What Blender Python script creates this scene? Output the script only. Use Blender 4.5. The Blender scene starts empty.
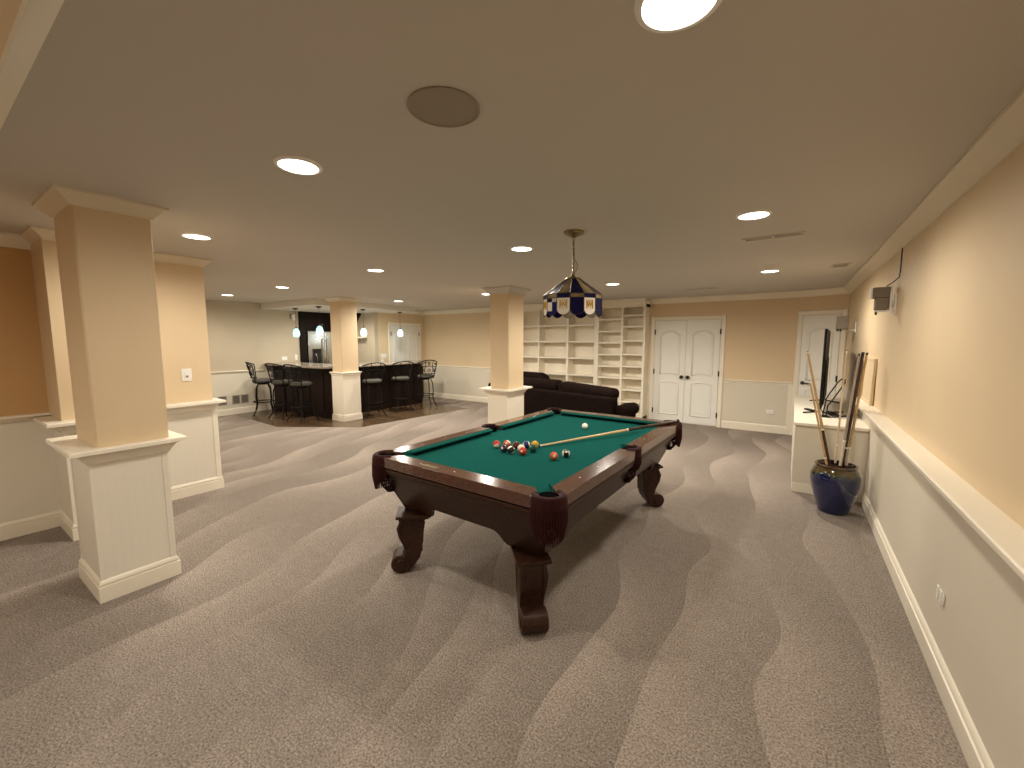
import bpy, math, random
from mathutils import Vector, Matrix
random.seed(7)
PI = math.pi
C = bpy.context.scene.collection
S = bpy.context.scene

# ------------------------------------------------------------------ camera
FPX, YAW, PITCH, ROLL, EYE = 415.0, 34.12, 5.92, 0.09, 1.58
cam_data = bpy.data.cameras.new('camera')
cam_data.sensor_fit = 'HORIZONTAL'
cam_data.sensor_width = 36.0
cam_data.lens = FPX * 36.0 / 1024.0
cam_data.clip_start = 0.02
cam = bpy.data.objects.new('camera', cam_data)
C.objects.link(cam)
ya, pa, ra = (math.radians(v) for v in (YAW, PITCH, ROLL))
fw = Vector((-math.sin(ya) * math.cos(pa), math.cos(ya) * math.cos(pa), -math.sin(pa)))
rt = Vector((math.cos(ya), math.sin(ya), 0))
up = rt.cross(fw)
r2 = rt * math.cos(ra) + up * math.sin(ra)
u2 = up * math.cos(ra) - rt * math.sin(ra)
cam.matrix_world = Matrix(((r2.x, u2.x, -fw.x, 0), (r2.y, u2.y, -fw.y, 0), (r2.z, u2.z, -fw.z, EYE), (0, 0, 0, 1)))
S.camera = cam

# ------------------------------------------------------------------ world and exposure
w = bpy.data.worlds.new('world')
S.world = w
w.use_nodes = True
w.node_tree.nodes['Background'].inputs[0].default_value = (1.0, 0.88, 0.72, 1)
w.node_tree.nodes['Background'].inputs[1].default_value = 0.02
S.view_settings.view_transform = 'Standard'
S.view_settings.look = 'None'
S.view_settings.exposure = -0.10
S.view_settings.gamma = 1.0
S.view_settings.use_curve_mapping = False
S.cycles.use_denoising = True
S.cycles.max_bounces = 8
S.cycles.diffuse_bounces = 6
S.cycles.sample_clamp_indirect = 6.0
LAMP_W = 62.0                       # each recessed light
LAMP_COL = (1.0, 0.915, 0.78)

H = 2.40                            # ceiling
XR = 0.65                           # right wall
YB = 8.40                           # back wall
XL = -9.90                          # far left wall
XD = -8.70                          # wall with the white double doors behind the bar
YS = 6.72                           # step between those two
ZK = 2.28                           # dropped ceiling over the bar


# ------------------------------------------------------------------ materials
def mat(name, col, rough=0.5, metal=0.0, noise=0.0, nscale=20.0, bump=0.0, bscale=80.0, spec=0.5, emit=None, estr=0.0, coat=0.0, trans=0.0, stretch=None):
    m = bpy.data.materials.new(name)
    m.use_nodes = True
    nt = m.node_tree
    b = nt.nodes['Principled BSDF']
    b.inputs['Base Color'].default_value = (*col, 1)
    b.inputs['Roughness'].default_value = rough
    b.inputs['Metallic'].default_value = metal
    b.inputs['Specular IOR Level'].default_value = spec
    b.inputs['Coat Weight'].default_value = coat
    b.inputs['Transmission Weight'].default_value = trans
    if emit:
        b.inputs['Emission Color'].default_value = (*emit, 1)
        b.inputs['Emission Strength'].default_value = estr
    tc = nt.nodes.new('ShaderNodeTexCoord')
    src = tc.outputs['Object']
    if stretch:
        mp = nt.nodes.new('ShaderNodeMapping')
        mp.inputs['Scale'].default_value = stretch
        nt.links.new(src, mp.inputs['Vector'])
        src = mp.outputs['Vector']
    n = nt.nodes.new('ShaderNodeTexNoise')
    n.inputs['Scale'].default_value = nscale
    n.inputs['Detail'].default_value = 4
    nt.links.new(src, n.inputs['Vector'])
    r = nt.nodes.new('ShaderNodeValToRGB')
    k = max(noise, 0.005)
    r.color_ramp.elements[0].position = 0.3
    r.color_ramp.elements[1].position = 0.7
    r.color_ramp.elements[0].color = (*[c * (1 - k) for c in col], 1)
    r.color_ramp.elements[1].color = (*[min(1, c * (1 + k)) for c in col], 1)
    nt.links.new(n.outputs['Fac'], r.inputs['Fac'])
    nt.links.new(r.outputs['Color'], b.inputs['Base Color'])
    if bump:
        n2 = nt.nodes.new('ShaderNodeTexNoise')
        n2.inputs['Scale'].default_value = bscale
        n2.inputs['Detail'].default_value = 3
        nt.links.new(src, n2.inputs['Vector'])
        bp = nt.nodes.new('ShaderNodeBump')
        bp.inputs['Strength'].default_value = bump
        bp.inputs['Distance'].default_value = 0.01
        nt.links.new(n2.outputs['Fac'], bp.inputs['Height'])
        nt.links.new(bp.outputs['Normal'], b.inputs['Normal'])
    return m


M = {}
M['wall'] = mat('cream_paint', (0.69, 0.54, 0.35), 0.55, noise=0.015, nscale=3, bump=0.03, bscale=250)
M['wall_deep'] = mat('ochre_wall', (0.58, 0.36, 0.16), 0.55, noise=0.015, nscale=3, bump=0.03, bscale=250)  # deeper, more orange tone than the cream walls
M['wall_taupe'] = mat('taupe_paint', (0.50, 0.42, 0.31), 0.6, noise=0.02, nscale=3, bump=0.03, bscale=250)
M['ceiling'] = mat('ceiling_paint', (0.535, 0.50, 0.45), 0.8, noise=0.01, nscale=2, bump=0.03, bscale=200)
M['soffit'] = mat('white_ceiling_paint', (0.72, 0.70, 0.65), 0.8, noise=0.01, nscale=2)
M['trim'] = mat('white_trim_paint', (0.82, 0.76, 0.64), 0.38, noise=0.01, nscale=6)
M['wains'] = mat('wainscot_paint', (0.68, 0.62, 0.51), 0.45, noise=0.015, nscale=4)
M['door'] = mat('white_door_paint', (0.80, 0.79, 0.74), 0.4, noise=0.01, nscale=6)
M['bronze'] = mat('dark_bronze', (0.03, 0.024, 0.02), 0.35, metal=0.8, noise=0.1)
M['wood'] = mat('mahogany', (0.031, 0.0118, 0.0056), 0.38, noise=0.45, nscale=9, coat=0.08, spec=0.25, stretch=(6, 1, 6), bump=0.02, bscale=30)
M['wood_rail'] = mat('mahogany_rail', (0.075, 0.029, 0.017), 0.16, noise=0.35, nscale=9, coat=0.6, stretch=(6, 1, 6))
M['felt'] = mat('green_felt', (0.0095, 0.078, 0.067), 1.0, noise=0.05, nscale=300, spec=0.0, bump=0.05, bscale=900)
M['leather'] = mat('maroon_leather', (0.030, 0.007, 0.0075), 0.6, spec=0.1, noise=0.2, nscale=60, bump=0.1, bscale=200)
M['black'] = mat('black_plastic', (0.007, 0.006, 0.006), 0.5, spec=0.2, noise=0.1)
M['black_matte'] = mat('black_cloth', (0.004, 0.004, 0.004), 1.0, spec=0.0, noise=0.1)
M['brass'] = mat('antique_brass', (0.22, 0.165, 0.085), 0.4, metal=1.0, noise=0.15, nscale=40)
M['pearl'] = mat('pearl_inlay', (0.7, 0.65, 0.55), 0.3, noise=0.05)
M['espresso'] = mat('espresso_wood', (0.008, 0.004, 0.003), 0.5, spec=0.15, noise=0.4, nscale=8, stretch=(8, 8, 1))
M['panelwood'] = mat('bar_panel_wood', (0.011, 0.0045, 0.003), 0.5, spec=0.15, noise=0.4, nscale=8, stretch=(8, 8, 1))
M['granite'] = mat('polished_granite', (0.30, 0.25, 0.20), 0.15, noise=0.6, nscale=90)
M['iron'] = mat('wrought_iron', (0.007, 0.005, 0.0045), 0.55, spec=0.2, noise=0.15)
M['seat'] = mat('grey_seat_fabric', (0.065, 0.060, 0.050), 0.9, noise=0.12, nscale=120, bump=0.2, bscale=400)
M['sofa'] = mat('dark_brown_suede', (0.010, 0.0055, 0.0045), 0.95, spec=0.05, noise=0.25, nscale=14, bump=0.15, bscale=150)
M['steel'] = mat('stainless_steel', (0.55, 0.54, 0.52), 0.25, metal=1.0, noise=0.04, nscale=30, stretch=(1, 1, 40))
M['dark_glass'] = mat('dark_panel', (0.02, 0.02, 0.022), 0.15, noise=0.05)
M['white'] = mat('white_plastic', (0.82, 0.80, 0.75), 0.35, noise=0.01)
M['greycloth'] = mat('grey_grille_cloth', (0.20, 0.165, 0.125), 0.8, noise=0.08, nscale=300, bump=0.1, bscale=700)
M['grille'] = mat('brown_speaker_grille', (0.30, 0.255, 0.20), 0.75, noise=0.08, nscale=400, bump=0.15, bscale=900)
M['vent_dark'] = mat('vent_shadow_metal', (0.13, 0.11, 0.085), 0.6, noise=0.05)
M['register'] = mat('register_grey_metal', (0.30, 0.27, 0.23), 0.5, noise=0.03)
M['chain'] = mat('aged_silver_chain', (0.45, 0.40, 0.30), 0.3, metal=1.0, noise=0.1)
M['maple'] = mat('maple_cue_wood', (0.62, 0.42, 0.20), 0.3, noise=0.12, nscale=20, coat=0.4, stretch=(20, 20, 1))
M['tan'] = mat('tan_cue_wood', (0.50, 0.33, 0.15), 0.3, noise=0.12, nscale=20, coat=0.4, stretch=(20, 20, 1))
M['pale'] = mat('pale_ash_cue_wood', (0.70, 0.58, 0.42), 0.3, noise=0.1, nscale=20, coat=0.4, stretch=(20, 20, 1))
M['darkcue'] = mat('dark_cue_butt', (0.035, 0.014, 0.012), 0.25, noise=0.3, nscale=30, coat=0.5)
M['greycue'] = mat('grey_cue_lacquer', (0.36, 0.30, 0.25), 0.3, noise=0.1, coat=0.4)
M['ferrule'] = mat('ivory_ferrule', (0.85, 0.80, 0.70), 0.35, noise=0.02)
M['navy'] = mat('navy_stained_glass', (0.005, 0.004, 0.040), 0.3, spec=0.08, noise=0.25, nscale=12)
M['blue'] = mat('cobalt_stained_glass', (0.007, 0.006, 0.10), 0.3, spec=0.08, noise=0.2, nscale=12)
M['violet'] = mat('plum_stained_glass', (0.040, 0.022, 0.055), 0.2, spec=0.25, noise=0.4, nscale=9)
M['amber'] = mat('smoky_amber_glass', (0.25, 0.19, 0.10), 0.1, noise=0.45, nscale=9)
M['milk'] = mat('milk_white_glass', (0.78, 0.73, 0.64), 0.25, noise=0.03)
M['haze'] = mat('pale_grey_glass', (0.46, 0.44, 0.36), 0.2, noise=0.12)
M['lead'] = mat('lead_came', (0.05, 0.042, 0.03), 0.4, metal=0.7, noise=0.1)
M['gold'] = mat('gold_paint', (0.55, 0.32, 0.012), 0.4, noise=0.05)
M['lens'] = mat('lit_lamp_lens', (1, 1, 1), 0.5, emit=(1.0, 0.93, 0.82), estr=9.0)
M['aqua'] = mat('lit_aqua_glass', (0.45, 0.85, 0.80), 0.3, emit=(0.42, 0.95, 0.90), estr=1.25, noise=0.3, nscale=25)
M['iceblue'] = mat('lit_ice_glass', (0.6, 0.85, 0.95), 0.3, emit=(0.62, 0.90, 1.0), estr=1.45, noise=0.3, nscale=25)


def bead_mat():
    m = mat('beadboard_paint', (0.76, 0.71, 0.61), 0.45)
    nt = m.node_tree
    b = nt.nodes['Principled BSDF']
    tc = nt.nodes.new('ShaderNodeTexCoord')
    sx = nt.nodes.new('ShaderNodeSeparateXYZ')
    nt.links.new(tc.outputs['Object'], sx.inputs[0])
    ad = nt.nodes.new('ShaderNodeMath'); ad.operation = 'ADD'
    nt.links.new(sx.outputs['X'], ad.inputs[0]); nt.links.new(sx.outputs['Y'], ad.inputs[1])
    ml = nt.nodes.new('ShaderNodeMath'); ml.operation = 'MULTIPLY'; ml.inputs[1].default_value = 24.0
    nt.links.new(ad.outputs[0], ml.inputs[0])
    fr = nt.nodes.new('ShaderNodeMath'); fr.operation = 'FRACT'
    nt.links.new(ml.outputs[0], fr.inputs[0])
    gt = nt.nodes.new('ShaderNodeMapRange')
    gt.inputs['From Min'].default_value = 0.0; gt.inputs['From Max'].default_value = 0.12
    nt.links.new(fr.outputs[0], gt.inputs['Value'])
    bp = nt.nodes.new('ShaderNodeBump'); bp.inputs['Strength'].default_value = 0.12; bp.inputs['Distance'].default_value = 0.002
    nt.links.new(gt.outputs[0], bp.inputs['Height'])
    nt.links.new(bp.outputs['Normal'], b.inputs['Normal'])
    return m


M['bead'] = bead_mat()


STROKE_A, STROKE_B = 107.0, 94.0     # directions of the vacuum strokes left and right of the table


def carpet_mat():
    m = bpy.data.materials.new('taupe_carpet')
    m.use_nodes = True
    nt = m.node_tree
    N = nt.nodes.new
    L = nt.links.new
    b = nt.nodes['Principled BSDF']
    b.inputs['Roughness'].default_value = 1.0
    b.inputs['Specular IOR Level'].default_value = 0.05
    tc = N('ShaderNodeTexCoord')
    # fine fibre speckle
    n1 = N('ShaderNodeTexNoise'); n1.inputs['Scale'].default_value = 105; n1.inputs['Detail'].default_value = 6; n1.inputs['Roughness'].default_value = 0.85
    L(tc.outputs['Object'], n1.inputs['Vector'])
    r1 = N('ShaderNodeValToRGB')
    r1.color_ramp.elements[0].position = 0.37; r1.color_ramp.elements[1].position = 0.63
    r1.color_ramp.elements[0].color = (0.100, 0.081, 0.070, 1)
    r1.color_ramp.elements[1].color = (0.55, 0.470, 0.405, 1)
    L(n1.outputs['Fac'], r1.inputs['Fac'])
    # brushed nap: long straight strokes left by the vacuum cleaner, fanning a little
    def math_(op, a, b=None):
        n = N('ShaderNodeMath'); n.operation = op
        for i, v in enumerate((a, b)):
            if v is None: continue
            if isinstance(v, (int, float)): n.inputs[i].default_value = v
            else: L(v, n.inputs[i])
        return n.outputs[0]
    sxy = N('ShaderNodeSeparateXYZ'); L(tc.outputs['Object'], sxy.inputs[0])
    X, Y = sxy.outputs['X'], sxy.outputs['Y']
    def strokes(deg, freq, seed, fan):
        ca, sa = math.cos(math.radians(deg)), math.sin(math.radians(deg))
        v = math_('ADD', math_('MULTIPLY', X, ca), math_('MULTIPLY', Y, sa))          # along the stroke
        u = math_('SUBTRACT', math_('MULTIPLY', Y, ca), math_('MULTIPLY', X, sa))     # across it
        nz = N('ShaderNodeTexNoise'); nz.inputs['Scale'].default_value = 0.55; nz.inputs['Detail'].default_value = 1
        L(tc.outputs['Object'], nz.inputs['Vector'])
        u2 = math_('ADD', math_('MULTIPLY', u, freq), math_('MULTIPLY', nz.outputs['Fac'], fan))
        cell = math_('FLOOR', u2)
        fr = math_('FRACT', u2)
        cv = N('ShaderNodeCombineXYZ')
        L(math_('ADD', math_('MULTIPLY', cell, 7.31), seed), cv.inputs[0]); L(math_('MULTIPLY', v, 0.75), cv.inputs[1])
        n = N('ShaderNodeTexNoise'); n.inputs['Scale'].default_value = 1.0; n.inputs['Detail'].default_value = 0
        L(cv.outputs[0], n.inputs['Vector'])
        # each stroke is brightest along one edge and fades across its width
        edge = math_('POWER', fr, 1.6)
        return math_('MULTIPLY', math_('SUBTRACT', n.outputs['Fac'], 0.30), math_('ADD', math_('MULTIPLY', edge, 1.1), 0.35))
    sa_ = strokes(STROKE_A, 2.3, 3.1, 2.2)
    sb_ = strokes(STROKE_B, 2.6, 9.4, 2.6)
    mk = N('ShaderNodeMapRange'); mk.interpolation_type = 'SMOOTHSTEP'
    mk.inputs['From Min'].default_value = -1.9; mk.inputs['From Max'].default_value = -1.1
    L(X, mk.inputs['Value'])
    mixs = N('ShaderNodeMixRGB'); L(mk.outputs[0], mixs.inputs['Fac']); L(sa_, mixs.inputs['Color1']); L(sb_, mixs.inputs['Color2'])
    mr = N('ShaderNodeMapRange'); mr.inputs['From Min'].default_value = 0.0; mr.inputs['From Max'].default_value = 0.42
    mr.inputs['To Min'].default_value = 0.78; mr.inputs['To Max'].default_value = 1.17
    L(mixs.outputs['Color'], mr.inputs['Value'])
    n3 = N('ShaderNodeTexNoise'); n3.inputs['Scale'].default_value = 14; n3.inputs['Detail'].default_value = 3
    L(tc.outputs['Object'], n3.inputs['Vector'])
    mr3 = N('ShaderNodeMapRange'); mr3.inputs['To Min'].default_value = 0.85; mr3.inputs['To Max'].default_value = 1.15
    L(n3.outputs['Fac'], mr3.inputs['Value'])
    mm = N('ShaderNodeMath'); mm.operation = 'MULTIPLY'; L(mr.outputs[0], mm.inputs[0]); L(mr3.outputs[0], mm.inputs[1])
    vm = N('ShaderNodeVectorMath'); vm.operation = 'SCALE'
    L(r1.outputs['Color'], vm.inputs[0]); L(mm.outputs[0], vm.inputs['Scale'])
    L(vm.outputs[0], b.inputs['Base Color'])
    n2 = N('ShaderNodeTexNoise'); n2.inputs['Scale'].default_value = 150; n2.inputs['Detail'].default_value = 3
    L(tc.outputs['Object'], n2.inputs['Vector'])
    bp = N('ShaderNodeBump'); bp.inputs['Strength'].default_value = 0.8; bp.inputs['Distance'].default_value = 0.012
    L(n2.outputs['Fac'], bp.inputs['Height']); L(bp.outputs['Normal'], b.inputs['Normal'])
    return m


def plank_mat():
    m = bpy.data.materials.new('dark_wood_floor')
    m.use_nodes = True
    nt = m.node_tree
    b = nt.nodes['Principled BSDF']
    b.inputs['Roughness'].default_value = 0.25
    tc = nt.nodes.new('ShaderNodeTexCoord')
    br = nt.nodes.new('ShaderNodeTexBrick')
    br.inputs['Scale'].default_value = 1.0
    br.inputs['Brick Width'].default_value = 0.9
    br.inputs['Row Height'].default_value = 0.11
    br.inputs['Mortar Size'].default_value = 0.003
    br.inputs['Color1'].default_value = (0.13, 0.082, 0.045, 1)
    br.inputs['Color2'].default_value = (0.075, 0.046, 0.026, 1)
    br.inputs['Mortar'].default_value = (0.02, 0.012, 0.007, 1)
    nt.links.new(tc.outputs['Object'], br.inputs['Vector'])
    nt.links.new(br.outputs['Color'], b.inputs['Base Color'])
    return m


M['crown'] = mat('shaded_trim_paint', (0.70, 0.62, 0.48), 0.5, noise=0.01)  # trim paint with the shade under the ceiling put into its colour
M['carpet'] = carpet_mat()
M['planks'] = plank_mat()


# ------------------------------------------------------------------ mesh builder
class MB:
    def __init__(s):
        s.v, s.f, s.m = [], [], []

    def add(s, vs, fs, m=0):
        o = len(s.v)
        s.v += [tuple(p) for p in vs]
        for f in fs:
            s.f.append([i + o for i in f]); s.m.append(m)
        return s

    def box(s, x0, x1, y0, y1, z0, z1, m=0):
        vs = [(x, y, z) for z in (z0, z1) for y in (y0, y1) for x in (x0, x1)]
        return s.add(vs, [(0, 2, 3, 1), (4, 5, 7, 6), (0, 1, 5, 4), (2, 6, 7, 3), (0, 4, 6, 2), (1, 3, 7, 5)], m)

    def prism(s, poly, z0, z1, m=0, inset=None):
        """poly: list of (x, y), ccw; vertical extrusion; inset shrinks toward centre at the top"""
        n = len(poly)
        top = inset or poly
        vs = [(x, y, z0) for x, y in poly] + [(x, y, z1) for x, y in top]
        fs = [tuple(reversed(range(n))), tuple(range(n, 2 * n))]
        fs += [(i, (i + 1) % n, n + (i + 1) % n, n + i) for i in range(n)]
        return s.add(vs, fs, m)

    def extr(s, poly, fn, t0, t1, m=0):
        """poly of 2-D points mapped to 3-D by fn(a, b, t), extruded t0..t1"""
        n = len(poly)
        vs = [fn(a, b, t0) for a, b in poly] + [fn(a, b, t1) for a, b in poly]
        fs = [tuple(range(n)), tuple(reversed(range(n, 2 * n)))]
        fs += [(i, n + i, n + (i + 1) % n, (i + 1) % n) for i in range(n)]
        return s.add(vs, fs, m)

    def run(s, prof, p0, p1, nrm, m=0):
        """moulding: profile (d, z) standing off along nrm, run from p0 to p1"""
        p0, p1, nrm = Vector((*p0, 0)), Vector((*p1, 0)), Vector((*nrm, 0)).normalized()
        d = p1 - p0
        return s.extr(prof, lambda a, b, t: tuple(p0 + d * t + nrm * a + Vector((0, 0, b))), 0, 1, m)

    def path(s, prof, pts, m=0):
        """moulding along an open polyline, standing off on the right-hand side, mitred"""
        n, k = len(pts), len(prof)
        P = [Vector(p) for p in pts]
        vs = []
        for i in range(n):
            ns = []
            if i > 0: d = (P[i] - P[i - 1]).normalized(); ns.append(Vector((d.y, -d.x)))
            if i < n - 1: d = (P[i + 1] - P[i]).normalized(); ns.append(Vector((d.y, -d.x)))
            nv = ns[0] if len(ns) == 1 else (ns[0] + ns[1]) / (1 + ns[0].dot(ns[1]))
            vs += [(P[i].x + nv.x * d_, P[i].y + nv.y * d_, z_) for d_, z_ in prof]
        fs = []
        for i in range(n - 1):
            for j in range(k):
                l = (j + 1) % k
                fs.append((i * k + j, i * k + l, (i + 1) * k + l, (i + 1) * k + j))
        fs += [tuple(range(k)), tuple((n - 1) * k + j for j in reversed(range(k)))]
        return s.add(vs, fs, m)

    def ring(s, prof, x0, x1, y0, y1, m=0):
        """moulding wrapped round a rectangle: profile (d, z), closed profile"""
        n = len(prof)
        vs = []
        for d, z in prof:
            vs += [(x0 - d, y0 - d, z), (x1 + d, y0 - d, z), (x1 + d, y1 + d, z), (x0 - d, y1 + d, z)]
        fs = []
        for i in range(n):
            j = (i + 1) % n
            for k in range(4):
                l = (k + 1) % 4
                fs.append((i * 4 + k, i * 4 + l, j * 4 + l, j * 4 + k))
        return s.add(vs, fs, m)

    def tube(s, pts, r, seg=8, m=0, closed=False, cap=True):
        pts = [Vector(p) for p in pts]
        n = len(pts)
        rs = r if isinstance(r, (list, tuple)) else [r] * n
        vs, fs = [], []
        prev = None
        for i, p in enumerate(pts):
            if closed:
                t = pts[(i + 1) % n] - pts[(i - 1) % n]
            else:
                t = pts[min(i + 1, n - 1)] - pts[max(i - 1, 0)]
            t.normalize()
            if prev is None:
                a = t.orthogonal().normalized()
            else:
                a = prev - t * prev.dot(t)
                a = a.normalized() if a.length > 1e-6 else t.orthogonal().normalized()
            prev = a
            bb = t.cross(a)
            for k in range(seg):
                an = 2 * PI * k / seg
                vs.append(tuple(p + (a * math.cos(an) + bb * math.sin(an)) * rs[i]))
        last = n if closed else n - 1
        for i in range(last):
            j = (i + 1) % n
            for k in range(seg):
                l = (k + 1) % seg
                fs.append((i * seg + k, i * seg + l, j * seg + l, j * seg + k))
        if cap and not closed:
            fs.append(tuple(reversed(range(seg))))
            fs.append(tuple(range((n - 1) * seg, n * seg)))
        return s.add(vs, fs, m)

    def lathe(s, prof, c=(0, 0, 0), seg=24, m=0, a0=0.0, a1=2 * PI, axis='z'):
        full = abs(a1 - a0 - 2 * PI) < 1e-6
        n = seg if full else seg + 1
        vs = []
        for r, z in prof:
            for k in range(n):
                an = a0 + (a1 - a0) * k / seg
                p = (r * math.cos(an), r * math.sin(an), z)
                if axis == 'x': p = (p[2], p[0], p[1])
                if axis == 'y': p = (p[1], p[2], p[0])
                vs.append((c[0] + p[0], c[1] + p[1], c[2] + p[2]))
        fs = []
        for i in range(len(prof) - 1):
            for k in range(seg):
                l = (k + 1) % n
                fs.append((i * n + k, i * n + l, (i + 1) * n + l, (i + 1) * n + k))
        if full:
            if prof[0][0] > 1e-6: fs.append(tuple(reversed(range(n))))
            if prof[-1][0] > 1e-6: fs.append(tuple(range((len(prof) - 1) * n, len(prof) * n)))
        return s.add(vs, fs, m)

    def sphere(s, c, r, seg=20, m=0, sz=1.0):
        k = seg // 2
        prof = [(max(r * math.sin(PI * i / k), 1e-5), -r * sz * math.cos(PI * i / k)) for i in range(k + 1)]
        return s.lathe(prof, c, seg, m)

    def xform(s, mtx):
        s.v = [tuple(mtx @ Vector(p)) for p in s.v]
        return s

    def build(s, name, mats, parent=None, bevel=0.0, smooth=True, ang=35, seg=2, sub=0):
        me = bpy.data.meshes.new(name)
        me.from_pydata(s.v, [], s.f)
        mats = mats if isinstance(mats, (list, tuple)) else [mats]
        for k in mats:
            me.materials.append(M[k] if isinstance(k, str) else k)
        me.polygons.foreach_set('material_index', s.m)
        me.validate()
        import bmesh
        bm = bmesh.new(); bm.from_mesh(me)
        bmesh.ops.remove_doubles(bm, verts=bm.verts, dist=1e-5)
        bmesh.ops.recalc_face_normals(bm, faces=bm.faces)
        bm.to_mesh(me); bm.free()
        if smooth:
            me.polygons.foreach_set('use_smooth', [True] * len(me.polygons))
            me.set_sharp_from_angle(angle=math.radians(ang))
        o = bpy.data.objects.new(name, me)
        C.objects.link(o)
        if parent: o.parent = parent
        if bevel:
            b = o.modifiers.new('bevel', 'BEVEL')
            b.width = bevel; b.segments = seg; b.limit_method = 'ANGLE'; b.angle_limit = math.radians(40)
            b.harden_normals = False
        if sub:
            u = o.modifiers.new('sub', 'SUBSURF'); u.levels = sub; u.render_levels = sub
        return o


def tag(o, label, cat, group=None):
    o['label'] = label; o['category'] = cat
    if group: o['group'] = group
    return o


def thing(name, label, cat, loc=(0, 0, 0), rz=0.0, group=None):
    o = bpy.data.objects.new(name, None)
    o.empty_display_size = 0.1
    C.objects.link(o)
    o.location = loc; o.rotation_euler = (0, 0, rz)
    return tag(o, label, cat, group)


def struct(name, mb, mats, parent=None, **k):
    o = mb.build(name, mats, parent, **k)
    if not parent: o['kind'] = 'structure'
    return o


def sroot(name, loc=(0, 0, 0), rz=0.0):
    o = bpy.data.objects.new(name, None); C.objects.link(o)
    o.location = loc; o.rotation_euler = (0, 0, rz); o['kind'] = 'structure'
    return o


def dup(o, loc, rz, label):
    r = o.copy(); C.objects.link(r); r.location = loc; r.rotation_euler = (0, 0, rz); r['label'] = label
    for ch in list(o.children):
        c = ch.copy(); C.objects.link(c); c.parent = r
        for g in ch.children:
            d = g.copy(); C.objects.link(d); d.parent = c
    return r


def arc(cx, cy, r, a0, a1, n):
    return [(cx + r * math.cos(a0 + (a1 - a0) * i / n), cy + r * math.sin(a0 + (a1 - a0) * i / n)) for i in range(n + 1)]


# ================================================================== THE ROOM
YF = -3.0
mb = MB(); mb.box(XL - 0.8, XR + 0.2, YF - 0.2, YB + 0.2, -0.1, 0.0)
struct('floor', mb, 'carpet')
mb = MB(); mb.prism([(-9.88, 3.93), (-7.8, 3.80), (-6.5, 4.65), (-6.28, 7.40), (-8.69, 7.40), (-8.69, 6.70), (-9.88, 6.70)], -0.02, 0.004)
struct('floor_bar', mb, 'planks')
mb = MB(); mb.box(XL - 0.8, XR + 0.2, YF - 0.2, YB + 0.2, H, H + 0.1)
struct('ceiling', mb, 'ceiling')
mb = MB(); mb.prism([(XL, 4.62), (-7.78, 4.62), (-7.78, 7.25), (XD, 7.25), (XD, YS), (XL, YS)], ZK, H + 0.01)
struct('ceiling_bar', mb, 'soffit')

# --- walls
T = 0.12
mb = MB(); mb.box(XR, XR + T, YF, 8.2, 0.93, H); struct('wall_right', mb, 'wall')
mb = MB(); mb.box(XR, XR + T, YF, 8.2, 0.0, 0.93); struct('wall_right_lower', mb, 'wains')
mb = MB(); mb.box(XD, 0.06, YB, YB + T, 0.86, H); struct('wall_back', mb, 'wall')
mb = MB(); mb.box(XD, 0.06, YB, YB + T, 0, 0.86); struct('wall_back_lower', mb, 'wains')
mb = MB(); mb.box(XL - T, XL, 1.7, 5.46, 0.9, H); mb.box(XL - T, XL, 6.62, YS, 0, H); mb.box(XL - 0.75, XL - 0.70, 5.40, 6.70, 0, H); struct('wall_left', mb, 'wall_taupe')
mb = MB(); mb.box(XL - T, XL, 1.7, 5.46, 0, 0.9); struct('wall_left_lower', mb, 'wains')
mb = MB(); mb.box(XL - T, XD + 0.001, YS - 0.01, YS + 0.1, 0, H); struct('wall_kitchen', mb, 'wall_taupe')
mb = MB(); mb.box(XD - T, XD, YS - 0.001, YB + T, 0, H); struct('wall_pantry', mb, 'wall')
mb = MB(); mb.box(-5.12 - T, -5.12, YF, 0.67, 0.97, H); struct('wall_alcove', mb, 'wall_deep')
mb = MB(); mb.box(-5.12 - T, -5.12, YF, 0.67, 0, 0.97); struct('wall_alcove_lower', mb, 'bead')
mb = MB(); mb.box(-5.3, XR, YF - T, YF, 0, H); struct('wall_front', mb, 'wall')
mb = MB()
mb.box(XL, -5.05, 0.75, 1.82, 0.96, H)
mb.box(-5.20, -4.66, 0.665, 1.02, 0.96, H)
struct('wall_stub', mb, 'wall')
mb = MB()
mb.box(XL, -5.03, 0.75, 1.84, 0, 0.96)
mb.box(-5.20, -4.64, 0.67, 1.03, 0, 0.96)
struct('wall_stub_lower', mb, 'bead')
# angled wall with the narrow door: from the back wall to the right wall
AX0, AY0, AX1, AY1 = 0.02, YB, XR + 0.02, YB - 0.26
av = Vector((AX1 - AX0, AY1 - AY0)); al = av.length; aang = math.atan2(av.y, av.x)
mb = MB(); mb.box(0, al + 0.05, 0, 0.1, 0, H)
o = struct('wall_angled', mb, 'wall'); o.location = (AX0, AY0, 0); o.rotation_euler = (0, 0, aang)
# header beam close on the left of the camera
mb = MB(); mb.box(-5.12, XR, -0.12, 0.207, 2.285, H); struct('wall_header', mb, 'wall')

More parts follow.
